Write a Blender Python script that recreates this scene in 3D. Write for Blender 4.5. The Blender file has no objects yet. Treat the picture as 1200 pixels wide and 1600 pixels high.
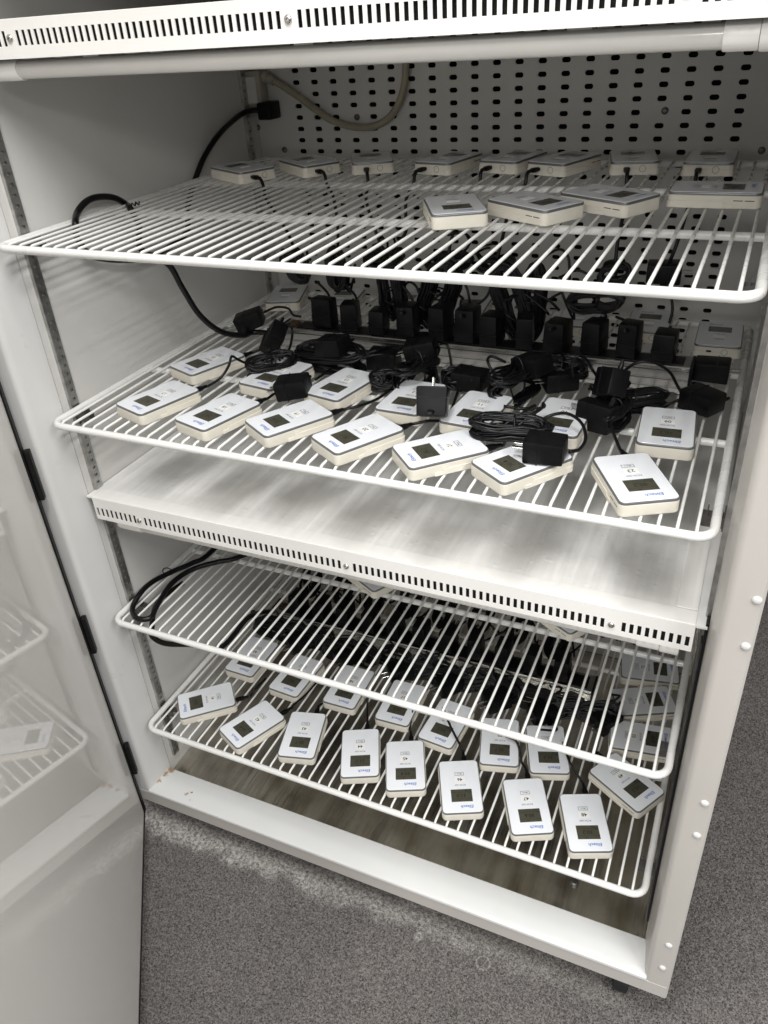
import bpy, bmesh, math, random
import numpy as np
from mathutils import Vector, Matrix
random.seed(7)
SC = bpy.context.scene
COL = SC.collection

# ------------------------------------------------------------------ camera
CAM_POS = Vector((0.9932355, -0.8270197, 0.2565626))
CAM_R = Vector((0.9112259, 0.4074566, -0.0603869))     # image right
CAM_D = Vector((0.1718377, -0.5092709, -0.8432763))    # image down
CAM_F = Vector((-0.3743517, 0.7580384, -0.5340773))    # forward
FPX = 1245.67                                          # focal length in pixels of the 1200x1600 photograph
cd = bpy.data.cameras.new('camera')
cd.sensor_fit = 'VERTICAL'; cd.sensor_height = 36.0; cd.lens = 36.0 * FPX / 1600.0
cd.clip_start = 0.02; cd.clip_end = 60
cam = bpy.data.objects.new('camera', cd); COL.objects.link(cam)
cam.matrix_world = Matrix(((CAM_R.x, -CAM_D.x, -CAM_F.x, CAM_POS.x),
                           (CAM_R.y, -CAM_D.y, -CAM_F.y, CAM_POS.y),
                           (CAM_R.z, -CAM_D.z, -CAM_F.z, CAM_POS.z),
                           (0, 0, 0, 1)))
SC.camera = cam

# ------------------------------------------------------------------ light of the room
W = bpy.data.worlds.new('World'); SC.world = W; W.use_nodes = True
bg = W.node_tree.nodes['Background']
bg.inputs[0].default_value = (1.0, 0.995, 0.985, 1); bg.inputs[1].default_value = 0.5
def ceiling_lamp(x, y, sx, sy, power):
    l = bpy.data.lights.new('ceiling_light', 'AREA'); l.shape = 'RECTANGLE'
    l.size = sx; l.size_y = sy; l.energy = power; l.color = (1.0, 0.992, 0.978)
    o = bpy.data.objects.new('ceiling_light', l); COL.objects.link(o)
    o.location = (x, y, 1.5)                    # lamps look straight down from a 2.75 m ceiling
    return o
ceiling_lamp(0.72, -0.64, 0.22, 0.95, 33)
ceiling_lamp(2.50, -1.2, 0.22, 1.2, 62)
ceiling_lamp(0.90, -3.6, 0.60, 1.2, 62)  # far row: unseen lamps added for more fill light
ceiling_lamp(2.50, -3.6, 0.60, 1.2, 72)  # second added fill lamp of the far row
SC.view_settings.view_transform = 'Standard'
SC.view_settings.look = 'None'
SC.view_settings.exposure = 0.0
SC.view_settings.gamma = 1.0
SC.view_settings.use_curve_mapping = False
SC.render.resolution_x = 768; SC.render.resolution_y = 1024

# ------------------------------------------------------------------ pixel -> place helpers (photo pixels 1200x1600)
def ray(u, v): return CAM_R * ((u - 600) / FPX) + CAM_D * ((v - 800) / FPX) + CAM_F
def onz(u, v, z): r = ray(u, v); return CAM_POS + r * ((z - CAM_POS.z) / r.z)
def ony(u, v, y): r = ray(u, v); return CAM_POS + r * ((y - CAM_POS.y) / r.y)
def onx(u, v, x): r = ray(u, v); return CAM_POS + r * ((x - CAM_POS.x) / r.x)

Z1, Z2, Z3, Z4 = 0.0, -0.27884, -0.68949, -0.97776     # rod height of the four wire shelves
ZS = {1: Z1, 2: Z2, 3: Z3, 4: Z4}
ZF = -1.29                                             # carpet
ZB = -1.206                                            # underside of the cabinet
XL, XR = -0.016, 1.016                                 # inner walls
YB = 0.75                                              # perforated back panel
YF = -0.02                                             # cabinet front
WTOP = 0.0064                                          # top of shelf wires above rod centre

# ------------------------------------------------------------------ materials
def newmat(name):
    m = bpy.data.materials.new(name); m.use_nodes = True
    return m, m.node_tree, m.node_tree.nodes['Principled BSDF']
def mat(name, col, rough=0.5, metal=0.0, var=0.08, scale=12.0, bump=0.0, bscale=200.0, coat=0.0, spec=0.5, stretch=None, rvar=0.08, ior=1.45):
    m, nt, b = newmat(name)
    N = nt.nodes.new; L = nt.links.new
    tc = N('ShaderNodeTexCoord'); mp = N('ShaderNodeMapping'); L(tc.outputs['Object'], mp.inputs[0])
    if stretch: mp.inputs['Scale'].default_value = stretch
    n = N('ShaderNodeTexNoise'); n.inputs['Scale'].default_value = scale; n.inputs['Detail'].default_value = 6
    L(mp.outputs[0], n.inputs['Vector'])
    mix = N('ShaderNodeMix'); mix.data_type = 'RGBA'
    c = Vector(col)
    mix.inputs[6].default_value = (*[max(0, x * (1 - var)) for x in c], 1)
    mix.inputs[7].default_value = (*[min(1, x * (1 + var)) for x in c], 1)
    mr = N('ShaderNodeMapRange'); mr.inputs[1].default_value = 0.3; mr.inputs[2].default_value = 0.7
    L(n.outputs[0], mr.inputs[0]); L(mr.outputs[0], mix.inputs[0]); L(mix.outputs[2], b.inputs['Base Color'])
    r2 = N('ShaderNodeMapRange'); r2.inputs[3].default_value = max(0.02, rough - rvar); r2.inputs[4].default_value = min(1, rough + rvar)
    L(n.outputs[0], r2.inputs[0]); L(r2.outputs[0], b.inputs['Roughness'])
    b.inputs['Metallic'].default_value = metal
    b.inputs['Coat Weight'].default_value = coat; b.inputs['Coat Roughness'].default_value = 0.12
    b.inputs['Specular IOR Level'].default_value = spec; b.inputs['IOR'].default_value = ior
    if bump > 0:
        n2 = N('ShaderNodeTexNoise'); n2.inputs['Scale'].default_value = bscale; n2.inputs['Detail'].default_value = 3
        L(mp.outputs[0], n2.inputs['Vector'])
        bp = N('ShaderNodeBump'); bp.inputs['Strength'].default_value = bump; bp.inputs['Distance'].default_value = 0.001
        L(n2.outputs[0], bp.inputs['Height']); L(bp.outputs[0], b.inputs['Normal'])
    return m
def blotch(m, pts, col, wob=0.012, scale=90.0):
    """stains with their own outline: list of (x,y,z,r) in object space"""
    nt = m.node_tree; b = nt.nodes['Principled BSDF']; N = nt.nodes.new; L = nt.links.new
    tc = N('ShaderNodeTexCoord'); nz = N('ShaderNodeTexNoise'); nz.inputs['Scale'].default_value = scale; nz.inputs['Detail'].default_value = 5
    L(tc.outputs['Object'], nz.inputs['Vector'])
    acc = None
    for (x, y, z, r) in pts:
        d = N('ShaderNodeVectorMath'); d.operation = 'DISTANCE'; d.inputs[1].default_value = (x, y, z); L(tc.outputs['Object'], d.inputs[0])
        ad = N('ShaderNodeMath'); ad.operation = 'MULTIPLY_ADD'; ad.inputs[1].default_value = wob * 2; L(nz.outputs[0], ad.inputs[0]); L(d.outputs['Value'], ad.inputs[2])
        mr = N('ShaderNodeMapRange'); mr.inputs[1].default_value = r + wob; mr.inputs[2].default_value = r * 0.4 + wob; mr.inputs[3].default_value = 0; mr.inputs[4].default_value = 0.85
        L(ad.outputs[0], mr.inputs[0])
        if acc is None: acc = mr.outputs[0]
        else:
            mx = N('ShaderNodeMath'); mx.operation = 'MAXIMUM'; L(acc, mx.inputs[0]); L(mr.outputs[0], mx.inputs[1]); acc = mx.outputs[0]
    src = b.inputs['Base Color'].links[0].from_socket
    mix = N('ShaderNodeMix'); mix.data_type = 'RGBA'; L(acc, mix.inputs[0]); L(src, mix.inputs[6]); mix.inputs[7].default_value = (*col, 1)
    L(mix.outputs[2], b.inputs['Base Color'])

M = {}
M['liner'] = mat('white liner paint', (0.62, 0.61, 0.585), 0.38, var=0.04, scale=3, bump=0.12, bscale=60)
M['frame'] = mat('ivory frame paint', (0.55, 0.525, 0.49), 0.34, var=0.03, scale=4, bump=0.12, bscale=130)
M['jamb'] = mat('white jamb plastic', (0.66, 0.655, 0.64), 0.3, var=0.04, scale=5, bump=0.05, bscale=80)
M['sill'] = mat('white sill paint', (0.65, 0.655, 0.645), 0.33, var=0.04, scale=6, bump=0.08, bscale=90)
M['deck_edge'] = mat('white flange paint', (0.84, 0.83, 0.80), 0.32, var=0.03, scale=6)
M['back'] = mat('grey white back panel paint', (0.59, 0.58, 0.555), 0.36, var=0.06, scale=3)
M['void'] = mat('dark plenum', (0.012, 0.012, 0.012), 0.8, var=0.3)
M['coated'] = mat('white plastic coating of wire', (0.74, 0.74, 0.715), 0.28, var=0.03, scale=40, coat=0.3)
M['zinc'] = mat('galvanised steel', (0.50, 0.50, 0.485), 0.40, metal=1.0, var=0.25, scale=60, bump=0.1, bscale=150)
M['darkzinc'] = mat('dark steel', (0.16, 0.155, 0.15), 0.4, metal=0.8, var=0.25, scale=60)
M['screw'] = mat('plated screw', (0.55, 0.54, 0.52), 0.25, metal=1.0, var=0.2, scale=300)
M['alu'] = mat('brushed aluminium', (0.40, 0.40, 0.39), 0.24, metal=1.0, var=0.05, scale=4, stretch=(1, 60, 60), bump=0.03, bscale=20)
M['black'] = mat('black plastic', (0.0045, 0.0045, 0.005), 0.40, var=0.3, scale=80, bump=0.08, bscale=500, spec=0.22)
M['rubber'] = mat('black cable sheath', (0.0045, 0.0045, 0.005), 0.33, var=0.3, scale=60, spec=0.35)
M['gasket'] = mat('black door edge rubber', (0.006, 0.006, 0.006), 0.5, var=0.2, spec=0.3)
M['cream'] = mat('cream housing plastic', (0.74, 0.705, 0.615), 0.38, var=0.03, scale=50, bump=0.04, bscale=900)
M['creambr'] = mat('cream bracket plastic', (0.75, 0.715, 0.625), 0.4, var=0.03, scale=50)
M['bezel'] = mat('grey bezel plastic', (0.17, 0.175, 0.18), 0.3, metal=0.4, var=0.08, scale=80)
M['face'] = mat('white face plate', (0.80, 0.82, 0.85), 0.2, var=0.02, scale=20, coat=0.25)
M['lcd'] = mat('olive display glass', (0.062, 0.060, 0.043), 0.28, var=0.15, scale=30, coat=0.08)
M['lcdink'] = mat('display segments', (0.012, 0.012, 0.010), 0.4, var=0.1)
M['blue'] = mat('blue print', (0.04, 0.14, 0.52), 0.35, var=0.08)
M['grey_ink'] = mat('grey print', (0.18, 0.18, 0.19), 0.4, var=0.1)
M['ink'] = mat('black print', (0.02, 0.02, 0.02), 0.4, var=0.1)
M['label'] = mat('white paper label', (0.84, 0.83, 0.80), 0.6, var=0.03)
M['lamp_tube'] = mat('unlit white lamp tube', (0.66, 0.65, 0.62), 0.18, var=0.03, coat=0.4)
M['hose'] = mat('yellowed hose', (0.34, 0.31, 0.23), 0.4, var=0.12, scale=25)
M['outlet'] = mat('cream outlet plastic', (0.36, 0.34, 0.28), 0.45, var=0.1)
M['caster'] = mat('dark caster rubber', (0.02, 0.02, 0.022), 0.5, var=0.3)
M['white_tie'] = mat('pale cable tie', (0.6, 0.58, 0.52), 0.5, var=0.1)

# wavy plastic film on the divider deck: streaks, dust and small bumps
def deck_mat():
    m, nt, b = newmat('scuffed white deck film'); N = nt.nodes.new; L = nt.links.new
    tc = N('ShaderNodeTexCoord'); mp = N('ShaderNodeMapping'); mp.inputs['Scale'].default_value = (60, 3, 60); L(tc.outputs['Object'], mp.inputs[0])
    n = N('ShaderNodeTexNoise'); n.inputs['Scale'].default_value = 2.2; n.inputs['Detail'].default_value = 8; L(mp.outputs[0], n.inputs['Vector'])
    n2 = N('ShaderNodeTexNoise'); n2.inputs['Scale'].default_value = 9; n2.inputs['Detail'].default_value = 6; L(tc.outputs['Object'], n2.inputs['Vector'])
    ad = N('ShaderNodeMath'); ad.operation = 'ADD'; L(n.outputs[0], ad.inputs[0]); L(n2.outputs[0], ad.inputs[1])
    cr = N('ShaderNodeMapRange'); cr.inputs[1].default_value = 0.7; cr.inputs[2].default_value = 1.3; L(ad.outputs[0], cr.inputs[0])
    mix = N('ShaderNodeMix'); mix.data_type = 'RGBA'; mix.inputs[6].default_value = (0.73, 0.725, 0.70, 1); mix.inputs[7].default_value = (0.84, 0.835, 0.81, 1)
    L(cr.outputs[0], mix.inputs[0]); L(mix.outputs[2], b.inputs['Base Color'])
    b.inputs['Roughness'].default_value = 0.55
    v = N('ShaderNodeTexVoronoi'); v.inputs['Scale'].default_value = 55; v.inputs['Randomness'].default_value = 1; L(tc.outputs['Object'], v.inputs['Vector'])
    vr = N('ShaderNodeMapRange'); vr.inputs[1].default_value = 0.0; vr.inputs[2].default_value = 0.25; vr.inputs[3].default_value = 0.55; vr.inputs[4].default_value = 0; L(v.outputs['Distance'], vr.inputs[0])
    n3 = N('ShaderNodeTexNoise'); n3.inputs['Scale'].default_value = 18; n3.inputs['Detail'].default_value = 3; L(tc.outputs['Object'], n3.inputs['Vector'])
    mm = N('ShaderNodeMath'); mm.operation = 'MULTIPLY_ADD'; mm.inputs[1].default_value = 0.6; L(vr.outputs[0], mm.inputs[0]); L(n3.outputs[0], mm.inputs[2])
    bp = N('ShaderNodeBump'); bp.inputs['Strength'].default_value = 0.55; bp.inputs['Distance'].default_value = 0.0022; L(mm.outputs[0], bp.inputs['Height']); L(bp.outputs[0], b.inputs['Normal'])
    return m
M['deck'] = deck_mat()

def steel_mat():
    m, nt, b = newmat('stained stainless pan'); N = nt.nodes.new; L = nt.links.new
    tc = N('ShaderNodeTexCoord'); mp = N('ShaderNodeMapping'); mp.inputs['Scale'].default_value = (14, 1.4, 14); L(tc.outputs['Object'], mp.inputs[0])
    n = N('ShaderNodeTexNoise'); n.inputs['Scale'].default_value = 2.0; n.inputs['Detail'].default_value = 7; L(mp.outputs[0], n.inputs['Vector'])
    n2 = N('ShaderNodeTexNoise'); n2.inputs['Scale'].default_value = 14; n2.inputs['Detail'].default_value = 8; L(tc.outputs['Object'], n2.inputs['Vector'])
    cr = N('ShaderNodeValToRGB'); cr.color_ramp.elements[0].position = 0.40; cr.color_ramp.elements[0].color = (0.42, 0.38, 0.31, 1)
    cr.color_ramp.elements[1].position = 0.60; cr.color_ramp.elements[1].color = (0.80, 0.775, 0.71, 1)
    sm = N('ShaderNodeMath'); sm.operation = 'MULTIPLY_ADD'; sm.inputs[1].default_value = 0.5; L(n.outputs[0], sm.inputs[0]); hm = N('ShaderNodeMath'); hm.operation = 'MULTIPLY'; hm.inputs[1].default_value = 0.5; L(n2.outputs[0], hm.inputs[0]); L(hm.outputs[0], sm.inputs[2])
    L(sm.outputs[0], cr.inputs[0]); L(cr.outputs[0], b.inputs['Base Color'])
    b.inputs['Metallic'].default_value = 1.0
    rr = N('ShaderNodeMapRange'); rr.inputs[3].default_value = 0.06; rr.inputs[4].default_value = 0.34; L(n2.outputs[0], rr.inputs[0]); L(rr.outputs[0], b.inputs['Roughness'])
    n4 = N('ShaderNodeTexNoise'); n4.inputs['Scale'].default_value = 4; n4.inputs['Detail'].default_value = 2; L(mp.outputs[0], n4.inputs['Vector'])
    bp = N('ShaderNodeBump'); bp.inputs['Strength'].default_value = 0.8; bp.inputs['Distance'].default_value = 0.003; L(n4.outputs[0], bp.inputs['Height']); L(bp.outputs[0], b.inputs['Normal'])
    return m
M['steel'] = steel_mat()

def door_mat():
    m, nt, b = newmat('glossy white door lining'); N = nt.nodes.new; L = nt.links.new
    tc = N('ShaderNodeTexCoord'); n = N('ShaderNodeTexNoise'); n.inputs['Scale'].default_value = 5; n.inputs['Detail'].default_value = 5; L(tc.outputs['Object'], n.inputs['Vector'])
    mix = N('ShaderNodeMix'); mix.data_type = 'RGBA'; mix.inputs[6].default_value = (0.78, 0.755, 0.72, 1); mix.inputs[7].default_value = (0.82, 0.795, 0.76, 1)
    L(n.outputs[0], mix.inputs[0]); L(mix.outputs[2], b.inputs['Base Color'])
    r = N('ShaderNodeMapRange'); r.inputs[3].default_value = 0.015; r.inputs[4].default_value = 0.045; L(n.outputs[0], r.inputs[0]); L(r.outputs[0], b.inputs['Roughness'])
    n2 = N('ShaderNodeTexNoise'); n2.inputs['Scale'].default_value = 6; n2.inputs['Detail'].default_value = 1; L(tc.outputs['Object'], n2.inputs['Vector'])
    bp = N('ShaderNodeBump'); bp.inputs['Strength'].default_value = 0.02; bp.inputs['Distance'].default_value = 0.004; L(n2.outputs[0], bp.inputs['Height']); L(bp.outputs[0], b.inputs['Normal'])
    b.inputs['IOR'].default_value = 1.6
    return m
M['door'] = door_mat()

def carpet_mat():
    m, nt, b = newmat('grey loop carpet with dust'); N = nt.nodes.new; L = nt.links.new
    tc = N('ShaderNodeTexCoord')
    def noise(s, d=4, w=None):
        n = N('ShaderNodeTexNoise'); n.inputs['Scale'].default_value = s; n.inputs['Detail'].default_value = d; L(tc.outputs['Object'], n.inputs['Vector']); return n.outputs[0]
    fine = noise(420, 2); mid = noise(200, 2); big = noise(5, 4)
    vo = N('ShaderNodeTexVoronoi'); vo.inputs['Scale'].default_value = 430; L(tc.outputs['Object'], vo.inputs['Vector'])
    vs_ = N('ShaderNodeSeparateColor'); L(vo.outputs['Color'], vs_.inputs[0])
    vm = N('ShaderNodeMath'); vm.operation = 'MULTIPLY_ADD'; vm.inputs[1].default_value = 0.42; L(vs_.outputs[0], vm.inputs[0])
    fh = N('ShaderNodeMath'); fh.operation = 'MULTIPLY'; fh.inputs[1].default_value = 0.6; L(fine, fh.inputs[0]); L(fh.outputs[0], vm.inputs[2])
    a = N('ShaderNodeMath'); a.operation = 'MULTIPLY_ADD'; a.inputs[1].default_value = 0.65; L(mid, a.inputs[0]); L(vm.outputs[0], a.inputs[2])
    cr = N('ShaderNodeValToRGB'); e = cr.color_ramp.elements
    e[0].position = 0.50; e[0].color = (0.036, 0.033, 0.0315, 1); e[1].position = 1.15; e[1].color = (0.225, 0.209, 0.200, 1)
    L(a.outputs[0], cr.inputs[0])
    bm_ = N('ShaderNodeMix'); bm_.data_type = 'RGBA'; bm_.blend_type = 'MULTIPLY'; bm_.inputs[0].default_value = 0.5
    L(cr.outputs[0], bm_.inputs[6]); gr = N('ShaderNodeMapRange'); gr.inputs[3].default_value = 0.6; gr.inputs[4].default_value = 1.25; L(big, gr.inputs[0]); L(gr.outputs[0], bm_.inputs[7])
    # pale dust trodden into the pile along the cabinet foot
    sx = N('ShaderNodeSeparateXYZ'); L(tc.outputs['Object'], sx.inputs[0])
    edge = noise(16, 5)
    yy = N('ShaderNodeMath'); yy.operation = 'MULTIPLY_ADD'; yy.inputs[1].default_value = -0.02; L(sx.outputs[0], yy.inputs[0]); L(sx.outputs[1], yy.inputs[2])  # band drifts towards the cabinet to the right
    y2 = N('ShaderNodeMath'); y2.operation = 'MULTIPLY_ADD'; y2.inputs[1].default_value = 0.09; L(edge, y2.inputs[0]); L(yy.outputs[0], y2.inputs[2])
    f = N('ShaderNodeMapRange'); f.inputs[1].default_value = -0.006; f.inputs[2].default_value = 0.024; L(y2.outputs[0], f.inputs[0])
    fx = N('ShaderNodeMapRange'); fx.inputs[1].default_value = 0.1; fx.inputs[2].default_value = 0.95; fx.inputs[3].default_value = 1.0; fx.inputs[4].default_value = 0.28; L(sx.outputs[0], fx.inputs[0])
    mm = N('ShaderNodeMath'); mm.operation = 'MULTIPLY'; L(f.outputs[0], mm.inputs[0]); L(fx.outputs[0], mm.inputs[1])
    lim = N('ShaderNodeMapRange'); lim.inputs[1].default_value = 1.02; lim.inputs[2].default_value = 0.96; L(sx.outputs[0], lim.inputs[0])
    m3 = N('ShaderNodeMath'); m3.operation = 'MULTIPLY'; L(mm.outputs[0], m3.inputs[0]); L(lim.outputs[0], m3.inputs[1])
    inn = N('ShaderNodeMapRange'); inn.inputs[1].default_value = 0.085; inn.inputs[2].default_value = 0.045; inn.inputs[3].default_value = 0.15; L(y2.outputs[0], inn.inputs[0])   # dust faded at the plinth, painting the contact shadow
    grit = N('ShaderNodeMapRange'); grit.inputs[1].default_value = 0.30; grit.inputs[2].default_value = 0.60; L(noise(130, 6), grit.inputs[0])
    m5 = N('ShaderNodeMath'); m5.operation = 'MULTIPLY'; L(m3.outputs[0], m5.inputs[0]); L(inn.outputs[0], m5.inputs[1])
    m6 = N('ShaderNodeMath'); m6.operation = 'MULTIPLY'; L(m5.outputs[0], m6.inputs[0]); L(grit.outputs[0], m6.inputs[1])
    acc = m6.outputs[0]
    # ring marks and dried spots
    for (x, y, r, w, amt) in [(0.7447, -0.0369, 0.013, 0.0028, 0.4), (0.351, -0.023, 0.006, 0.008, 0.7), (0.3747, -0.0243, 0.010, 0.004, 0.6), (0.260, -0.023, 0.017, 0.005, 0.5), (0.6124, -0.0346, 0.006, 0.006, 0.5)]:
        d = N('ShaderNodeVectorMath'); d.operation = 'DISTANCE'; d.inputs[1].default_value = (x, y, 0); L(tc.outputs['Object'], d.inputs[0])
        s = N('ShaderNodeMath'); s.operation = 'SUBTRACT'; s.inputs[1].default_value = r; L(d.outputs['Value'], s.inputs[0])
        ab = N('ShaderNodeMath'); ab.operation = 'ABSOLUTE'; L(s.outputs[0], ab.inputs[0])
        mr = N('ShaderNodeMapRange'); mr.inputs[1].default_value = w; mr.inputs[2].default_value = 0; mr.inputs[3].default_value = 0; mr.inputs[4].default_value = amt; L(ab.outputs[0], mr.inputs[0])
        mx = N('ShaderNodeMath'); mx.operation = 'MAXIMUM'; L(acc, mx.inputs[0]); L(mr.outputs[0], mx.inputs[1]); acc = mx.outputs[0]
    # dust catches on the fibre tips
    tip = N('ShaderNodeMapRange'); tip.inputs[1].default_value = 0.55; tip.inputs[2].default_value = 1.05; tip.inputs[3].default_value = 0.45; tip.inputs[4].default_value = 1.0; L(a.outputs[0], tip.inputs[0])
    m4 = N('ShaderNodeMath'); m4.operation = 'MULTIPLY'; L(acc, m4.inputs[0]); L(tip.outputs[0], m4.inputs[1])
    mixd = N('ShaderNodeMix'); mixd.data_type = 'RGBA'; L(m4.outputs[0], mixd.inputs[0]); L(bm_.outputs[2], mixd.inputs[6]); mixd.inputs[7].default_value = (0.60, 0.575, 0.54, 1)
    L(mixd.outputs[2], b.inputs['Base Color'])
    b.inputs['Roughness'].default_value = 0.95; b.inputs['Specular IOR Level'].default_value = 0.1
    bp = N('ShaderNodeBump'); bp.inputs['Strength'].default_value = 0.6; bp.inputs['Distance'].default_value = 0.003; L(a.outputs[0], bp.inputs['Height']); L(bp.outputs[0], b.inputs['Normal'])
    return m
M['carpet'] = carpet_mat()
blotch(M['sill'], [], (0, 0, 0)) if False else None

# ------------------------------------------------------------------ mesh helpers
def empty(name, loc=(0, 0, 0), rz=0.0, parent=None):
    o = bpy.data.objects.new(name, None); COL.objects.link(o); o.empty_display_size = 0.02
    o.location = loc; o.rotation_euler = (0, 0, rz); o.parent = parent
    return o
def tag(o, label=None, cat=None, group=None, kind=None):
    if label: o['label'] = label
    if cat: o['category'] = cat
    if group: o['group'] = group
    if kind: o['kind'] = kind
    return o
def wloc(o):
    v = Vector((0, 0, 0))
    while o: v += Vector(o.location); o = o.parent
    return v
def mesh(name, bm, m, smooth=False, auto=None):
    me = bpy.data.meshes.new(name); bmesh.ops.recalc_face_normals(bm, faces=bm.faces); bm.to_mesh(me); bm.free()
    me.materials.append(M[m] if isinstance(m, str) else m)
    if smooth:
        for p in me.polygons: p.use_smooth = True
        if auto is not None: me.set_sharp_from_angle(angle=math.radians(auto))
    return me
def obj(name, data, parent=None, loc=(0, 0, 0), rot=(0, 0, 0)):
    o = bpy.data.objects.new(name, data); COL.objects.link(o); o.parent = parent; o.location = loc; o.rotation_euler = rot
    return o
def put(name, bm, m, parent=None, smooth=False, auto=None):
    """bmesh in world coordinates -> object (parents are unrotated empties)"""
    if parent:
        off = wloc(parent)
        for v in bm.verts: v.co -= off
    return obj(name, mesh(name, bm, m, smooth, auto), parent)
def box(bm, x0, x1, y0, y1, z0, z1, bev=0.0, seg=2):
    r = bmesh.ops.create_cube(bm, size=1)
    for v in r['verts']: v.co = Vector(((x0 + x1) / 2 + v.co.x * (x1 - x0), (y0 + y1) / 2 + v.co.y * (y1 - y0), (z0 + z1) / 2 + v.co.z * (z1 - z0)))
    if bev > 0:
        es = list({e for v in r['verts'] for e in v.link_edges})
        bmesh.ops.bevel(bm, geom=es, offset=bev, segments=seg, affect='EDGES', profile=0.6)
    return bm
def B(*a, **k): return box(bmesh.new(), *a, **k)
def rrect(w, l, r, n=5, cx=0, cy=0):
    pts = []
    for (sx, sy, a0) in ((1, 1, 0), (-1, 1, 90), (-1, -1, 180), (1, -1, 270)):
        for i in range(n + 1):
            a = math.radians(a0 + 90 * i / n)
            pts.append((cx + sx * (w / 2 - r) + r * math.cos(a), cy + sy * (l / 2 - r) + r * math.sin(a)))
    return pts
def loft(bm, layers, cap0=True, cap1=True):
    """layers: list of lists of 3d points, same count, closed outline"""
    rows = [[bm.verts.new(p) for p in L] for L in layers]
    n = len(rows[0])
    for a, b in zip(rows, rows[1:]):
        for i in range(n): bm.faces.new((a[i], a[(i + 1) % n], b[(i + 1) % n], b[i]))
    if cap0: bm.faces.new(rows[0][::-1])
    if cap1: bm.faces.new(rows[-1])
    return bm
def smooth_path(P, sub=8, closed=False):
    P = [Vector(p) for p in P]; n = len(P); out = []
    rng = range(n) if closed else range(n - 1)
    for i in rng:
        p0 = P[(i - 1) % n] if closed or i > 0 else P[0] * 2 - P[1]
        p1 = P[i]; p2 = P[(i + 1) % n]
        p3 = P[(i + 2) % n] if closed or i + 2 < n else p2 * 2 - p1
        for k in range(sub):
            t = k / sub
            out.append(0.5 * ((2 * p1) + (p2 - p0) * t + (2 * p0 - 5 * p1 + 4 * p2 - p3) * t * t + (3 * p1 - p0 - 3 * p2 + p3) * t ** 3))
    if not closed: out.append(P[-1])
    return out
def tube(bm, path, r, sides=8, closed=False, caps=True):
    n = len(path); rows = []
    up = Vector((0.13, 0.21, 0.97)); prev = None
    for i, p in enumerate(path):
        a = path[(i - 1) % n] if closed or i else path[0]; b = path[(i + 1) % n] if closed or i < n - 1 else path[-1]
        t = (b - a).normalized()
        if prev is None:
            s = t.cross(up)
            if s.length < 1e-3: s = t.cross(Vector((1, 0, 0)))
        else: s = prev - t * prev.dot(t)
        s.normalize(); prev = s; w = t.cross(s)
        rr = r(i / max(1, n - 1)) if callable(r) else r
        rows.append([bm.verts.new(p + (s * math.cos(2 * math.pi * k / sides) + w * math.sin(2 * math.pi * k / sides)) * rr) for k in range(sides)])
    rng = range(n) if closed else range(n - 1)
    for i in rng:
        A = rows[i]; Bq = rows[(i + 1) % n]
        for k in range(sides): bm.faces.new((A[k], A[(k + 1) % sides], Bq[(k + 1) % sides], Bq[k]))
    if caps and not closed: bm.faces.new(rows[0][::-1]); bm.faces.new(rows[-1])
    return bm
def plate(bm, us, vs, holes, mapf, th):
    """sheet split by the lines us x vs with some cells cut out; mapf(u,v,depth) -> xyz"""
    nu, nv = len(us) - 1, len(vs) - 1
    solid = lambda i, j: 0 <= i < nu and 0 <= j < nv and (i, j) not in holes
    V = {}
    def vert(i, j, k):
        if (i, j, k) not in V: V[(i, j, k)] = bm.verts.new(mapf(us[i], vs[j], th * k))
        return V[(i, j, k)]
    for i in range(nu):
        for j in range(nv):
            if not solid(i, j): continue
            bm.faces.new((vert(i, j, 0), vert(i + 1, j, 0), vert(i + 1, j + 1, 0), vert(i, j + 1, 0)))
            bm.faces.new((vert(i, j, 1), vert(i, j + 1, 1), vert(i + 1, j + 1, 1), vert(i + 1, j, 1)))
            for (di, dj, a, b) in ((-1, 0, (i, j), (i, j + 1)), (1, 0, (i + 1, j), (i + 1, j + 1)), (0, -1, (i, j), (i + 1, j)), (0, 1, (i, j + 1), (i + 1, j + 1))):
                if not solid(i + di, j + dj):
                    bm.faces.new((vert(*a, 0), vert(*b, 0), vert(*b, 1), vert(*a, 1)))
    return bm
def disc_screw(p, axis, r, h, m, name, parent, slot=True):
    """pan-head screw at p (world), pointing along axis"""
    axis = Vector(axis).normalized(); s = axis.orthogonal().normalized(); t = axis.cross(s)
    prof = [(r, 0), (r, h * 0.35), (r * 0.8, h * 0.8), (r * 0.45, h), (r * 0.35, h), (r * 0.3, h * 0.45)] if slot else [(r, 0), (r * 0.92, h * 0.45), (r * 0.66, h * 0.82), (r * 0.3, h)]
    bm = bmesh.new()
    loft(bm, [[Vector(p) + axis * z + (s * math.cos(a * math.pi / 6) + t * math.sin(a * math.pi / 6)) * q for a in range(12)] for q, z in prof])
    return put(name, bm, m, parent, smooth=True, auto=40)
_tx = {}
def text_mesh(s, size, mname, bold=0.0, shear=0.0, sx=1.0):
    key = (s, size, mname, bold, shear)
    if key in _tx: return _tx[key]
    c = bpy.data.curves.new('print', 'FONT'); c.body = s; c.size = size; c.align_x = 'CENTER'; c.align_y = 'CENTER'
    c.offset = bold; c.shear = shear; c.resolution_u = 2
    o = bpy.data.objects.new('print', c); COL.objects.link(o)
    dg = bpy.context.evaluated_depsgraph_get()
    me = bpy.data.meshes.new_from_object(o.evaluated_get(dg)); me.name = 'print'
    me.materials.clear(); me.materials.append(M[mname])
    bpy.data.objects.remove(o); bpy.data.curves.remove(c)
    _tx[key] = me
    return me

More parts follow.
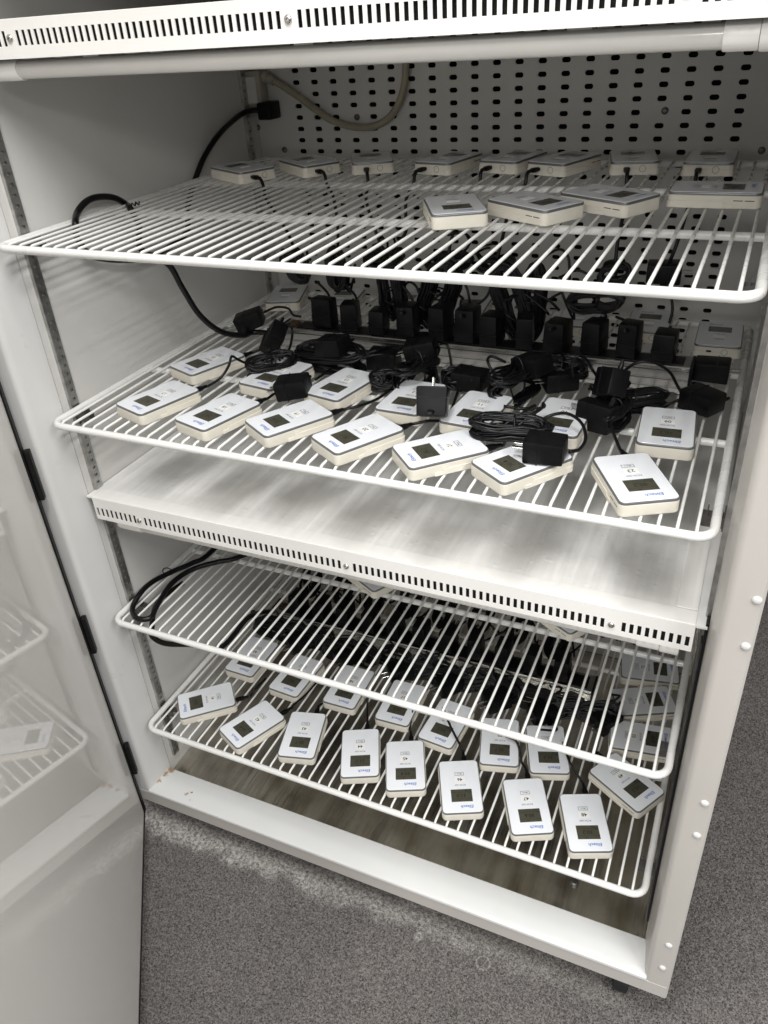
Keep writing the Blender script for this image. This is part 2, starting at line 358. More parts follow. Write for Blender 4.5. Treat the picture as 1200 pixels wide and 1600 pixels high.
# ================================================================== SETTING
bm = bmesh.new()
S = 12.0
vs = [bm.verts.new(p) for p in ((-S, -S, 0), (S, -S, 0), (S, S, 0), (-S, S, 0))]; bm.faces.new(vs)
carpet = obj('floor', mesh('floor', bm, 'carpet'), None, (0, 0, ZF)); tag(carpet, kind='structure')
def pile():
    rg = np.random.default_rng(3); P = []
    for (x0, x1, y0, y1) in ((-0.12, 1.30, -0.45, 0.10), (1.0, 1.32, 0.10, 1.35)):
        n = int((x1 - x0) * (y1 - y0) / 0.0034 ** 2)
        P.append(np.stack([rg.uniform(x0, x1, n), rg.uniform(y0, y1, n)], 1))
    P = np.concatenate(P); n = len(P)
    an = rg.uniform(0, 2 * np.pi, n); h = rg.uniform(0.002, 0.0046, n); w = rg.uniform(0.0010, 0.0018, n); ln = rg.uniform(0, 0.0032, n); la = rg.uniform(0, 2 * np.pi, n)
    V = np.zeros((n, 4, 3))
    for k in range(3):
        V[:, k, 0] = P[:, 0] + w * np.cos(an + k * 2.094); V[:, k, 1] = P[:, 1] + w * np.sin(an + k * 2.094); V[:, k, 2] = -0.0004
    V[:, 3, 0] = P[:, 0] + ln * np.cos(la); V[:, 3, 1] = P[:, 1] + ln * np.sin(la); V[:, 3, 2] = h
    F = np.array([[0, 1, 3], [1, 2, 3], [2, 0, 3]])[None] + 4 * np.arange(n)[:, None, None]
    me = bpy.data.meshes.new('carpet_pile'); me.vertices.add(n * 4); me.loops.add(n * 9); me.polygons.add(n * 3)
    me.vertices.foreach_set('co', V.reshape(-1)); me.loops.foreach_set('vertex_index', F.reshape(-1).astype(np.int32))
    me.polygons.foreach_set('loop_start', np.arange(0, n * 9, 3, dtype=np.int32)); me.polygons.foreach_set('loop_total', np.full(n * 3, 3, dtype=np.int32))
    me.update(); me.validate(); me.materials.append(M['carpet'])
    return me
tag(obj('carpet_pile', pile(), carpet), kind='stuff')

# ================================================================== CABINET
cab = empty('test_chamber', (0.5, 0.4, ZF))
tag(cab, 'white open-front test chamber standing on the grey carpet', 'test chamber')
ZT = 0.80
# shell behind the liners
put('side_wall', B(-0.066, XL, 0.045, 0.80, ZB, ZT), 'liner', cab)
put('side_wall', B(XR, 1.066, 0.045, 0.80, ZB, ZT), 'liner', cab)
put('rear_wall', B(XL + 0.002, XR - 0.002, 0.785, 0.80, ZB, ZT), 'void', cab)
put('lowered_roof', B(XL + 0.002, XR - 0.002, 0.0005, 0.784, 0.41, 0.44), 'liner', cab)  # unseen roof, set low to darken the upper compartment
put('shade_header', B(-0.030, 1.030, YF + 0.0015, 0.0, 0.405, ZT - 0.001), 'frame', cab)  # unseen panel added to keep light out of the upper compartment
# front frame: stiles with a rounded inner return
def stile(sgn):
    """outline in plan, extruded in z. sgn=-1 left, +1 right (mirrored about x=0.5)"""
    pl = [(1.066, 0.044), (1.066, YF + 0.003), (1.063, YF), (1.034, YF), (1.029, YF + 0.0012), (1.0255, YF + 0.005), (1.0235, YF + 0.012), (1.0185, 0.030), (1.0165, 0.038), (1.0165, 0.044)]
    if sgn < 0: pl = [(1 - x, y) for x, y in pl]
    b = bmesh.new()
    loft(b, [[Vector((x, y, z)) for x, y in pl] for z in (ZB + 0.001, ZT)])
    return b
put('front_stile', stile(1), 'frame', cab, True, 35)
put('front_stile', stile(-1), 'jamb', cab, True, 35)
# bottom rail + white sill (rounded nose)
def rail():
    b = bmesh.new()
    pr = [(0.040, -1.205), (YF + 0.001, -1.205), (YF - 0.0006, -1.2035), (YF - 0.0006, -1.172), (0.040, -1.172)]
    loft(b, [[Vector((x, y, z)) for y, z in pr] for x in (XL - 0.0465, XR + 0.0465)])
    return b
put('bottom_rail', rail(), 'frame', cab)
def sill():
    b = bmesh.new()
    pr = [(YF - 0.0012, -1.171), (YF - 0.0030, -1.168), (YF - 0.0022, -1.1635), (YF + 0.003, -1.1615), (0.038, -1.153), (0.041, -1.154), (0.0415, -1.171)]
    loft(b, [[Vector((x, y, z)) for y, z in pr] for x in (XL - 0.0125, XR + 0.0125)])
    return b
msill = M['sill']
blotch(msill, [(-0.508, -0.362, 0.136, 0.011), (-0.515, -0.375, 0.135, 0.008), (-0.519, -0.395, 0.132, 0.006), (-0.440, -0.398, 0.131, 0.005)], (0.30, 0.16, 0.05), 0.010, 160)
put('sill', sill(), 'sill', cab, True, 30)
# rust speck on the sill and a chip
def speck(u, v, z, r, m, name='rust_speck', par=None):
    p = onz(u, v, z); b = bmesh.new()
    loft(b, [[p + Vector((q * math.cos(a * math.pi / 5) * random.uniform(.7, 1.2), q * math.sin(a * math.pi / 5) * random.uniform(.7, 1.2), h)) for a in range(10)] for q, h in ((r, 0), (r * .6, .0006))])
    return put(name, b, m, par)
M['rust'] = mat('rust brown', (0.05, 0.028, 0.012), 0.8, var=0.4, scale=400)
speck(300, 1238, -1.1580, 0.0022, 'rust', par=cab); speck(338, 1249, -1.1582, 0.0012, 'rust', par=cab); speck(297, 1250, -1.1595, 0.0010, 'rust', par=cab)
# stainless pan
pan = put('bottom_pan', B(XL + 0.001, XR - 0.001, 0.042, 0.785, -1.19, -1.166), 'steel', cab)
disc_screw(onz(897, 1380, -1.166), (0, 0, 1), 0.009, 0.007, 'darkzinc', 'pan_bolt', cab)
# perforated back panel with plenum behind
PX, PZ, HX0, HZ0 = 0.0417, 0.02112, 0.0869, 0.1606
def back_panel():
    b = bmesh.new()
    skip = set()
    for (u, v) in [(558, 183), (1039, 173)]:
        p = ony(u, v, YB); skip.add((round((p.x - HX0) / PX), round((HZ0 - p.z) / PZ)))
    def q(pts): b.faces.new([b.verts.new(p) for p in pts])
    j0, j1 = -6, 60
    x0, x1 = HX0 - PX / 2, HX0 + 20.5 * PX
    zt, zb = HZ0 - (j0 - .5) * PZ, HZ0 - (j1 + .5) * PZ
    n = 12
    for i in range(21):
        for j in range(j0, j1 + 1):
            cx, cz = HX0 + i * PX, HZ0 - j * PZ
            out = []; inn = []
            hw, hr = 0.0034, 0.0044
            for k in range(n):
                a = 2 * math.pi * (k + .5) / n
                ca, sa = math.cos(a), math.sin(a)
                inn.append((cx + (hw if ca > 0 else -hw) + hr * ca, cz + hr * sa))
            corners = [(cx + PX / 2, cz + PZ / 2), (cx - PX / 2, cz + PZ / 2), (cx - PX / 2, cz - PZ / 2), (cx + PX / 2, cz - PZ / 2)]
            if (i, j) in skip:
                q([(x, YB, z) for x, z in corners]); continue
            I0 = [b.verts.new((x, YB, z)) for x, z in inn]; I1 = [b.verts.new((x, YB + .003, z)) for x, z in inn]
            for k in range(n): b.faces.new((I0[k], I0[(k + 1) % n], I1[(k + 1) % n], I1[k]))
            C4 = [b.verts.new((x, YB, z)) for x, z in corners]
            # ring: quarter fans
            for c in range(4):
                ks = [c * 3, c * 3 + 1, c * 3 + 2]
                b.faces.new([C4[c]] + [I0[k % n] for k in ks][::-1])
                b.faces.new([C4[c], C4[(c + 1) % 4], I0[(c * 3 + 3) % n], I0[c * 3 + 2]][::1])
    for (xa, xb, za, zb_) in ((XL + .001, x0, -1.165, ZT - .05), (x1, XR - .001, -1.165, ZT - .05), (x0, x1, zt, ZT - .05), (x0, x1, -1.165, zb)):
        q([(xa, YB, za), (xb, YB, za), (xb, YB, zb_), (xa, YB, zb_)])
    bmesh.ops.remove_doubles(b, verts=b.verts, dist=1e-5)
    return b
bp_ = put('back_panel', back_panel(), 'back', cab)
for (u, v) in [(558, 183), (1039, 173), (445, 234), (403, 199), (1190, 235)]:
    disc_screw(ony(u, v, YB), (0, -1, 0), 0.006, 0.004, 'darkzinc', 'screw', bp_)
# slotted shelf standards on the walls
def standard(x, sgn, y0, w, z0, z1):
    b = bmesh.new()
    zs = [z0]; holes = set(); zc = z0 + 0.012
    while zc < z1 - 0.01:
        zs += [zc - 0.0022, zc + 0.0022]; holes.add((1, len(zs) - 2)); zc += 0.0146
    zs.append(z1)
    ys = [y0, y0 + w * 0.28, y0 + w * 0.72, y0 + w]
    plate(b, ys, zs, holes, lambda u, v, d: (x + sgn * (0.0065 - d), u, v), 0.0015)
    box(b, *sorted((x + sgn * 0.0001, x + sgn * 0.0062)), y0 - 0.0012, y0 + 0.0002, z0, z1)
    box(b, *sorted((x + sgn * 0.0001, x + sgn * 0.0062)), y0 + w - 0.0002, y0 + w + 0.0012, z0, z1)
    return b
for (z0, z1) in ((-1.13, -0.482), (-0.436, 0.226)):
    put('shelf_standard', standard(XL, 1, 0.060, 0.015, z0, z1), 'zinc', cab)
    put('shelf_standard', standard(XR, -1, 0.060, 0.015, z0, z1), 'zinc' if z0 > -1 else 'darkzinc', cab)  # lower right standard in darker steel, imitating the shade on it
    put('shelf_standard', standard(XL, 1, 0.700, 0.015, z0, z1), 'zinc', cab)
    put('shelf_standard', standard(XR, -1, 0.700, 0.015, z0, z1), 'zinc', cab)
# dividers: deck + slotted front flange + lamp tube below
def divider(zt, zb, zsl, name):
    d = put(name, B(XL + 0.002, XR - 0.002, 0.0368, YB - 0.002, zt - 0.003, zt), 'deck', cab)
    xs = [0.0]; holes = set()
    cs = [0.0065 + 0.0101 * i for i in range(9)] + [0.1105 + 0.0101 * i for i in range(38)] + [0.5105 + 0.0101 * i for i in range(38)] + [0.9124 + 0.0101 * i for i in range(9)]
    cs = [c for c in cs if 0.004 < c < 0.9965]
    for c in cs:
        xs += [c - 0.0026, c + 0.0026]; holes.add((len(xs) - 2, 1))
    xs.append(1.0)
    b = bmesh.new()
    plate(b, xs, [zb, zsl - 0.0082, zsl + 0.0082, zt + 0.001], holes, lambda u, v, dd: (u, 0.035 + dd, v), 0.0014)
    fl = put('slotted_flange', b, 'deck_edge', d)
    lip = put('flange_lip', B(0.0, 1.0, 0.0366, 0.066, zt + 0.0003, zt + 0.0016, 0.0006, 1), 'deck_edge', d)
    for x in (0.0973, 0.4965, 0.8963): disc_screw((x, 0.035, zsl), (0, -1, 0), 0.0048, 0.003, 'screw', 'screw', d)
    put('added_cavity_sheet', B(0.004, 0.996, 0.075, YB - 0.004, zb + 0.001, zb + 0.003), 'liner', d)  # unseen sheet added to close the cavity so the slots stay dark
    put('added_light_baffle', B(0.003, 0.997, 0.0440, 0.0455, zb + 0.0005, zt - 0.0035), 'void', d)  # dark plate added to stop light coming through the slots
    put('edge_trim', B(0.972, 0.9995, 0.0668, YB - 0.006, zt + 0.0004, zt + 0.0024, 0.0005, 1), 'deck_edge', d)
    return d
d1 = divider(0.271, 0.2295, 0.2517, 'divider_deck')
d2 = divider(-0.437, -0.480, -0.464, 'divider_deck')
def lamp(zc, div, yc=0.060):
    l = put('lamp_tube', tube(bmesh.new(), [Vector((0.078, yc, zc)), Vector((0.5, yc, zc)), Vector((0.931, yc, zc))], 0.0112, 20), 'lamp_tube', cab, True, 40)
    for (x0, x1, r) in ((0.030, 0.0785, 0.0128), (0.930, 0.960, 0.0132), (0.9605, 0.985, 0.0142)):
        put('lamp_end_cap', tube(bmesh.new(), [Vector((x0, yc, zc)), Vector((x0 + .002, yc, zc)), Vector((x1 - .001, yc, zc)), Vector((x1, yc, zc))], lambda t: r if 0.2 < t < 0.8 else r * 0.96, 20), 'deck_edge', l, True, 40)
    for x in (0.2, 0.5, 0.8):
        put('lamp_clip', B(x - 0.012, x + 0.012, yc - 0.004, yc + 0.012, zc + 0.0105, zc + 0.0165), 'liner', l)
    return l
lamp(0.2165, d1); lamp(-0.4945, d2)
for (u, v) in [(45, 95), (98, 90), (150, 84), (205, 78), (245, 75)]:
    p = ony(u, v, 0.16)
    bm = bmesh.new(); loft(bm, [[p + Vector((r * math.cos(a * math.pi / 7), r * math.sin(a * math.pi / 7), z)) for a in range(14)] for r, z in ((0.0075, -0.006), (0.0095, -0.004), (0.0095, 0.0), (0.0125, 0.004), (0.0125, 0.0125))])
    put('lamp_socket', bm, 'liner', cab, True, 40)
# cream ballast corner peeping out under the lower flange
p = ony(1015, 1012, 0.07)
put('ballast_box', B(p.x - 0.035, p.x + 0.03, 0.062, 0.13, -0.4985, -0.4835, 0.0015, 1), 'cream', cab)
# rivets on the right stile
for (u, v) in [(1183, 938), (1165, 1010), (1101, 1255), (1089, 1305), (1045, 1477), (1035, 1512)]:
    disc_screw(ony(u, v, YF), (0, -1, 0), 0.0058, 0.0034, 'jamb', 'rivet_cap', cab, slot=False)
# black strip standing in for shade in the lower right of the opening
put('shade_strip', B(XR - 0.0045, XR - 0.0005, 0.040, 0.058, -1.10, -0.432, 0.0008, 1), 'gasket', cab)
# casters
def caster(x, y):
    c = put('caster', B(x - 0.018, x + 0.018, y - 0.014, y + 0.014, ZB - 0.012, ZB, 0.001, 1), 'zinc', cab)
    b = bmesh.new(); loft(b, [[Vector((x + h, y + r * math.cos(a * math.pi / 10), ZF + 0.0322 + r * math.sin(a * math.pi / 10))) for a in range(20)] for r, h in ((0.024, -0.014), (0.0310, -0.012), (0.0318, 0.0), (0.0310, 0.012), (0.024, 0.014))])
    put('wheel', b, 'caster', c, True, 40)
    for s in (-1, 1): put('fork', B(x + s * 0.0165 - 0.001, x + s * 0.0165 + 0.001, y - 0.012, y + 0.012, ZF + 0.020, ZB - 0.010), 'zinc', c)
caster(0.990, 0.026); caster(0.02, 0.14); caster(0.99, 0.74); caster(0.01, 0.74)

# door, hung on the left, swung about halfway open
door = empty('door', (-0.5455, -0.434, 0.0), math.radians(0), cab)
HP = Vector((-0.046, -0.034, 0)); dth = math.radians(-52.7)
DU = Vector((math.cos(dth), math.sin(dth), 0)); DN = Vector((math.sin(dth), -math.cos(dth), 0))   # DN points to the back of the door slab
if DN.dot(Vector((1, 1, 0))) > 0: DN = -DN
def slab(u0, u1, n0, n1, z0, z1, bev=0.0):
    b = B(u0, u1, n0, n1, z0, z1, bev=bev)
    for v in b.verts: v.co = HP + DU * v.co.x + DN * v.co.y + Vector((0, 0, v.co.z))
    return b
ZD0, ZD1 = -1.222, 0.79
put('inner_panel', slab(0.012, 1.05, 0.0, 0.004, ZD0 + 0.005, ZD1 - 0.006), 'door', door)
put('outer_shell', slab(0.012, 1.055, 0.0045, 0.045, ZD0 + 0.001, ZD1), 'frame', door)
put('edge_gasket', slab(-0.004, 0.0115, -0.0030, 0.040, ZD0, ZD1, 0.0015), 'gasket', door)
put('edge_gasket', slab(0.0118, 1.055, -0.0016, 0.0044, ZD0 - 0.001, ZD0 + 0.0048), 'gasket', door)
put('edge_gasket', slab(1.0502, 1.0555, -0.0006, 0.0044, ZD0 + 0.005, ZD1), 'gasket', door)
for (u0, v0, u1, v1) in ((40, 705, 62, 780), (125, 965, 147, 1020), (198, 1165, 215, 1210)):
    za = ony(u0, v0, -0.033).z; zb = ony(u1, v1, -0.033).z
    put('hinge_block', slab(-0.006, 0.008, -0.0125, -0.0031, zb, za, 0.002), 'gasket', door)

# ================================================================== WIRE SHELVES
NW = 46; WX = [0.0185 + i * 0.963 / (NW - 1) for i in range(NW)]
SD = 0.722
def wire_mesh():
    b = bmesh.new()
    pts = [Vector((0, 0.0015, -0.0008)), Vector((0, 0.004, 0.0016)), Vector((0, 0.010, 0.0041)), Vector((0, 0.2, 0.0042)), Vector((0, 0.45, 0.0042)), Vector((0, SD - 0.010, 0.0042)), Vector((0, SD - 0.002, 0.001))]
    tube(b, pts, 0.0022, 8)
    return mesh('wire', b, 'coated', True, 60)
WIRE = wire_mesh()
def frame_mesh():
    b = bmesh.new()
    path = [Vector((x, y, 0)) for x, y in rrect(1.0, SD, 0.022, 6, 0.5, SD / 2)]
    full = []
    for i, p in enumerate(path):
        q = path[(i + 1) % len(path)]; full.append(p)
        if (q - p).length > 0.2:
            for k in range(1, 6): full.append(p.lerp(q, k / 6))
    tube(b, full, 0.0059, 12, closed=True)
    return mesh('rim_rod', b, 'coated', True)
RIM = frame_mesh()
XBAR = mesh('cross_bar', tube(bmesh.new(), [Vector((0.003, 0, 0)), Vector((0.5, 0, 0)), Vector((0.997, 0, 0))], 0.0056, 10), 'coated', True, 60)
shelf_lab = {1: 'topmost white wire shelf, right under the lamp tube', 2: 'second white wire shelf, above the scuffed divider deck',
             3: 'third white wire shelf, nearly bare in front, below the slotted divider', 4: 'lowest white wire shelf above the stained steel pan'}
for k, z in ZS.items():
    s = empty('wire_shelf', (0, 0, z)); tag(s, shelf_lab[k], 'shelf', 'white coated wire shelves')
    obj('rim_rod', RIM, s)
    for y in (0.251, 0.500): obj('cross_bar', XBAR, s, (0, y, -0.0040))
    for x in WX: obj('wire', WIRE, s, (x, 0, 0))
# steel clips carrying the shelves
def clip_mesh():
    b = bmesh.new()
    box(b, -0.001, 0.0006, -0.007, 0.007, -0.026, 0.004)
    box(b, 0.0006, 0.020, -0.007, 0.007, -0.0085, -0.0068)
    box(b, 0.0185, 0.020, -0.007, 0.007, -0.0066, 0.001)
    for s in (-1, 1): box(b, 0.0006, 0.027, s * 0.0066 - .0006, s * 0.0066 + .0006, -0.022, -0.0086)
    box(b, 0.0200, 0.0275, -0.007, 0.007, -0.0085, -0.0068)
    return mesh('shelf_clip', b, 'darkzinc')
CLIP = clip_mesh()
cl_lab = {1: 'topmost', 2: 'second', 3: 'third', 4: 'lowest'}
for k, z in ZS.items():
    for side, x, rz in (('left', XL + 0.0077, 0), ('right', XR - 0.0077, math.pi)):
        for dep, y in (('front', 0.0675), ('rear', 0.7075)):
            if dep == 'rear' and k != 1: continue
            c = obj('shelf_clip', CLIP, None, (x, y, z), (0, 0, rz))
            tag(c, f'steel shelf clip under the {dep} {side} corner of the {cl_lab[k]} shelf', 'clip', 'shelf clips')

# ================================================================== DATA LOGGERS
L_, W_, H_ = 0.117, 0.0745, 0.0205
def yl(fr): return L_ / 2 - fr * L_
def rr_layers(w, l, r, zs, cx=0, cy=0):
    return [[Vector((x, y, z)) for x, y in rrect(w - 2 * i, l - 2 * i, max(0.001, r - i), 5, cx, cy)] for i, z in zs]
LG = {}
LG['body'] = mesh('body', loft(bmesh.new(), rr_layers(W_, L_, 0.0085, [(0.0022, 0), (0.0006, 0.0008), (0, 0.0026), (0, 0.0160), (0.0004, 0.0164)])), 'cream', True, 35)
LG['bezel'] = mesh('bezel', loft(bmesh.new(), rr_layers(W_, L_, 0.0085, [(0.0008, 0.0163), (0.0002, 0.0166), (0.0002, 0.0188), (0.0007, 0.0196), (0.0016, 0.0198)])), 'bezel', True, 35)
LG['face'] = mesh('face_plate', loft(bmesh.new(), rr_layers(W_, L_, 0.0085, [(0.0017, 0.0194), (0.0017, 0.0202), (0.0020, 0.0205)])), 'face', True, 35)
def bracket():
    b = bmesh.new()
    w = W_ + 0.0018; y0 = -L_ / 2 - 0.0009; y1 = 0.012
    base = [(x, y) for x, y in rrect(w, L_ + 0.0018, 0.0085, 5)]
    out = [(x, min(y, y1)) for x, y in base]
    out = [p for i, p in enumerate(out) if i == 0 or (Vector(p) - Vector(out[i - 1])).length > 1e-6]
    loft(b, [[Vector((x, y, z)) for x, y in out] for z in (0.0006, 0.0090)])
    box(b, -w / 2, w / 2, y1 + 0.0001, y1 + 0.012, 0.0007, 0.0055)
    return mesh('mounting_bracket', b, 'creambr', True, 30)
LG['bracket'] = bracket()
LG['lcd'] = mesh('lcd_screen', B(-0.0195, 0.0185, yl(0.435), yl(0.205), 0.0202, 0.02065, 0.0001, 1), 'lcd')
LG['sticker'] = mesh('number_sticker', B(-0.0092, 0.0092, yl(0.668), yl(0.572), 0.02042, 0.02068), 'label')
def menu_key():
    b = bmesh.new(); w, h, t = 0.0165, 0.0072, 0.0008; cy = yl(0.728)
    plate(b, [-w / 2, -w / 2 + t, w / 2 - t, w / 2], [cy - h / 2, cy - h / 2 + t, cy + h / 2 - t, cy + h / 2], {(1, 1)}, lambda u, v, d: (u, v, 0.02062 - d), 0.0001)
    return mesh('menu_key', b, 'grey_ink')
LG['menu'] = menu_key()
def side_button():
    b = bmesh.new()
    x = -W_ / 2
    plate(b, [0.004, 0.0047, 0.0123, 0.013], [0.0058, 0.0065, 0.0121, 0.0128], {(1, 1)}, lambda u, v, d: (x - 0.0004 + d, u, v), 0.001)
    box(b, x - 0.0007, x + 0.001, 0.0052, 0.0118, 0.0070, 0.0116)
    return mesh('side_button', b, 'creambr')
LG['button'] = side_button()
def vents():
    b = bmesh.new()
    for y in (0.024, 0.038): box(b, W_ / 2 - 0.001, W_ / 2 + 0.00015, y, y + 0.0115, 0.0098, 0.0108)
    return mesh('vent_slots', b, 'void')
LG['vents'] = vents()
def endring():
    b = bmesh.new(); n = 16; cx, cz = 0.012, 0.0098; y = -L_ / 2 - 0.0010
    for k in range(n):
        a0, a1 = 2 * math.pi * k / n, 2 * math.pi * (k + 1) / n
        q = []
        for r in (0.0046, 0.0053):
            for a in ((a0, a1) if r == 0.0046 else (a1, a0)): q.append(b.verts.new((cx + r * math.cos(a), y, cz + r * math.sin(a))))
        b.faces.new(q)
    return mesh('reset_cover', b, 'grey_ink')
LG['ring'] = endring()
LG['port'] = mesh('usb_port', B(-0.0165, -0.0085, -L_ / 2 - 0.00105, -L_ / 2 + 0.002, 0.0085, 0.0115), 'void')
def lcdlines():
    b = bmesh.new()
    for fr in (0.262, 0.378): box(b, -0.0175, 0.0165, yl(fr) - 0.0002, yl(fr) + 0.0002, 0.02066, 0.02070)
    return mesh('display_rule', b, 'lcdink')
LG['rules'] = lcdlines()
LOGO = text_mesh('Elitech', 0.0086, 'blue', 0.00012, 0.12)
MODEL = text_mesh('RCW-360', 0.0048, 'grey_ink', 0.00006)
MENU = text_mesh('Menu', 0.0042, 'grey_ink', 0.00005)
REC = text_mesh('REC', 0.0030, 'lcdink', 0.00005)
LPOS = {}
def logger(key, x, y, th, zs, label, group, number=None, reading=None, detail=True, tilt=(0, 0)):
    z = zs + WTOP + 0.0003
    o = empty('data_logger', (x, y, z), th + math.pi / 2)
    if tilt != (0, 0): o.rotation_euler = (tilt[0], tilt[1], th + math.pi / 2)
    tag(o, label, 'data logger', group)
    obj('body', LG['body'], o); obj('bezel', LG['bezel'], o); f = obj('face_plate', LG['face'], o)
    obj('mounting_bracket', LG['bracket'], o); s = obj('lcd_screen', LG['lcd'], o)
    st = obj('number_sticker', LG['sticker'], o)
    obj('menu_key', LG['menu'], f); obj('menu_word', MENU, f, (0, yl(0.728), 0.02064))
    obj('logo', LOGO, f, (-0.0085, yl(0.118), 0.02064)); obj('model_name', MODEL, f, (0, yl(0.515), 0.02064))
    obj('side_button', LG['button'], o); obj('vent_slots', LG['vents'], o); obj('usb_port', LG['port'], o); obj('reset_cover', LG['ring'], o)
    if number: obj('number', text_mesh(number, 0.0098, 'ink', 0.00012), st, (0, yl(0.620), 0.02072))
    if reading:
        obj('display_rule', LG['rules'], s)
        obj('reading', text_mesh(reading, 0.0105, 'lcdink', 0.0001), s, (0, yl(0.320), 0.02072))
        obj('record_sign', REC, s, (0.004, yl(0.232), 0.02072))
    LPOS[key] = (x, y, z, th)
    return o
G2 = 'data loggers on the second shelf'; G4 = 'data loggers on the lowest shelf'; G1 = 'data loggers on the top shelf'; G3 = 'data loggers on the third shelf'
T = [('17',2,0.1458,0.0957,1.2597),('15',2,0.1328,0.2538,1.2032),('18',2,0.2739,0.0789,1.2890),('14',2,0.2858,0.2352,1.4140),('13',2,0.4126,0.2284,1.3684),
('19',2,0.3924,0.0920,1.0145),('20',2,0.5140,0.0761,1.0208),('12',2,0.5408,0.2130,1.5357),('11',2,0.6510,0.1999,1.4946),('21',2,0.6426,0.0678,0.7719),
('22',2,0.7556,0.0711,0.9475),('10',2,0.7745,0.2111,1.5325),('09',2,0.9176,0.2211,1.6432),('23',2,0.8991,0.0693,2.0640),
('41',4,0.0913,0.0917,0.7239),('42',4,0.2183,0.0703,1.1353),('40',4,0.1107,0.2421,1.5556),('39',4,0.2349,0.2250,1.5162),('43',4,0.3289,0.0823,1.8326),
('38',4,0.3576,0.2345,1.5944),('37',4,0.4785,0.2311,1.6062),('44',4,0.4561,0.0826,2.0000),('45',4,0.5488,0.0866,1.9905),('36',4,0.5842,0.2123,1.4938),
('46',4,0.6614,0.0785,1.9976),('35',4,0.6971,0.2044,1.8406),('34',4,0.7860,0.2193,1.9136),('47',4,0.7855,0.0823,2.0110),('48',4,0.8868,0.0862,1.9606),
('49',4,0.9367,0.1974,2.6013),('50',4,0.9451,0.3101,-2.9929),('51',4,0.9346,0.4090,-2.7016),('52',4,0.9313,0.5067,-2.9619),
('a',1,0.1029,0.4923,-0.4933),('b',1,0.2046,0.5617,-0.6287),('c',1,0.3147,0.5990,-1.0860),('d',1,0.4634,0.6052,-1.7819),('e',1,0.5758,0.6234,-1.7937),
('f',1,0.6684,0.6085,-1.9266),('g',1,0.7765,0.6278,-1.3604),('h',1,0.8972,0.6263,-1.5691),
('i',1,0.6050,0.2407,2.0470),('j',1,0.7062,0.2757,2.5795),('k',1,0.7934,0.3327,2.6246),('l',1,0.9255,0.3854,-3.1420),
('m',2,0.0762,0.6339,-1.2442),('n',2,0.205,0.642,-1.40),('o',2,0.345,0.648,-1.48),('p',2,0.4839,0.6495,-1.4589),('q',2,0.596,0.645,-1.50),('r',2,0.7067,0.6410,-1.5150),('s',2,0.8311,0.6418,-1.5437),('t',2,0.9536,0.6029,-1.5477)]
front = {'17','18','19','20','21','22','23','41','42','43','44','45','46','47','48','49'}
ordn = ['first','second','third','fourth','fifth','sixth','seventh','eighth']
READ = {'41':'30.5','42':'30.4','43':'30.7','44':'31.0','45':'30.4','46':'31.0','47':'30.6','48':'30.2','49':'30.3'}
ROWS = {'front row of the second shelf': ['17','18','19','20','21','22','23'], 'rear row of the second shelf': ['15','14','13','12','11','10','09'],
        'front row of the lowest shelf': ['41','42','43','44','45','46','47','48','49'], 'rear row of the lowest shelf': ['40','39','38','37','36','35','34']}
WORD = dict(zip(['09','10','11','12','13','14','15','17','18','19','20','21','22','23','34','35','36','37','38','39','40','41','42','43','44','45','46','47','48','49','50'],
    ['nine','ten','eleven','twelve','thirteen','fourteen','fifteen','seventeen','eighteen','nineteen','twenty','twenty-one','twenty-two','twenty-three','thirty-four','thirty-five','thirty-six','thirty-seven','thirty-eight','thirty-nine','forty','forty-one','forty-two','forty-three','forty-four','forty-five','forty-six','forty-seven','forty-eight','forty-nine','fifty']))
def llabel(n):
    for rw, ns in ROWS.items():
        if n in ns:
            i = ns.index(n); pos = 'leftmost' if i == 0 else ('rightmost' if i == len(ns) - 1 else ordn[i] + ' from the left')
            return f'data logger stickered {n}, {pos} in the {rw}'
    return {'50': 'data logger stickered 50, nearest of three along the right edge of the lowest shelf', '51': 'data logger stickered 51, middle of three along the right edge of the lowest shelf', '52': 'data logger stickered 52, farthest of three along the right edge of the lowest shelf'}[n]
for (n, k, x, y, th) in T:
    if n.isdigit():
        row = 'front row' if n in front else ('right-hand column' if n in ('50', '51', '52') else 'second row')
        logger(n, x, y, th, ZS[k], llabel(n),
               G2 if k == 2 else G4, n, READ.get(n, '30.%d' % random.randint(1, 9)))
    elif k == 1 and n in 'abcdefgh':
        logger(n, x, y, th, Z1, f'{ordn["abcdefgh".index(n)]} data logger from the left in the back row of the top shelf', G1)
    elif k == 1:
        lb = {'i': 'squarely facing data logger, leftmost of the four forward ones on the top shelf', 'j': 'data logger with a corner forward, second of the four forward ones on the top shelf',
              'k': 'data logger third of the four forward ones on the top shelf, its corner forward', 'l': 'data logger lying lengthwise at the right end of the top shelf, side to the viewer'}[n]
        logger(n, x, y, th, Z1, lb, G1, None, '30.4')
    else:
        logger(n, x, y, th, Z2, f'{ordn["mnopqrst".index(n)]} data logger from the left in the dark row behind the power strip, second shelf', G2)
# two loggers peeping out from under the divider, third shelf
for key, cx, cy, ang, lab in (('u', 0.4439, 0.218, 151, 'left one of the two data loggers peeping out under the slotted divider'), ('v', 0.8099, 0.2254, 149, 'right one of the two data loggers peeping out under the slotted divider')):
    a = math.radians(ang); ua = Vector((math.cos(a), math.sin(a))); ub = Vector((math.sin(a), -math.cos(a)))
    c = Vector((cx, cy)) + ua * (L_ / 2 - 0.001) + ub * (W_ / 2 - 0.001)
    logger(key, c.x, c.y, a, Z3, lab, G3)

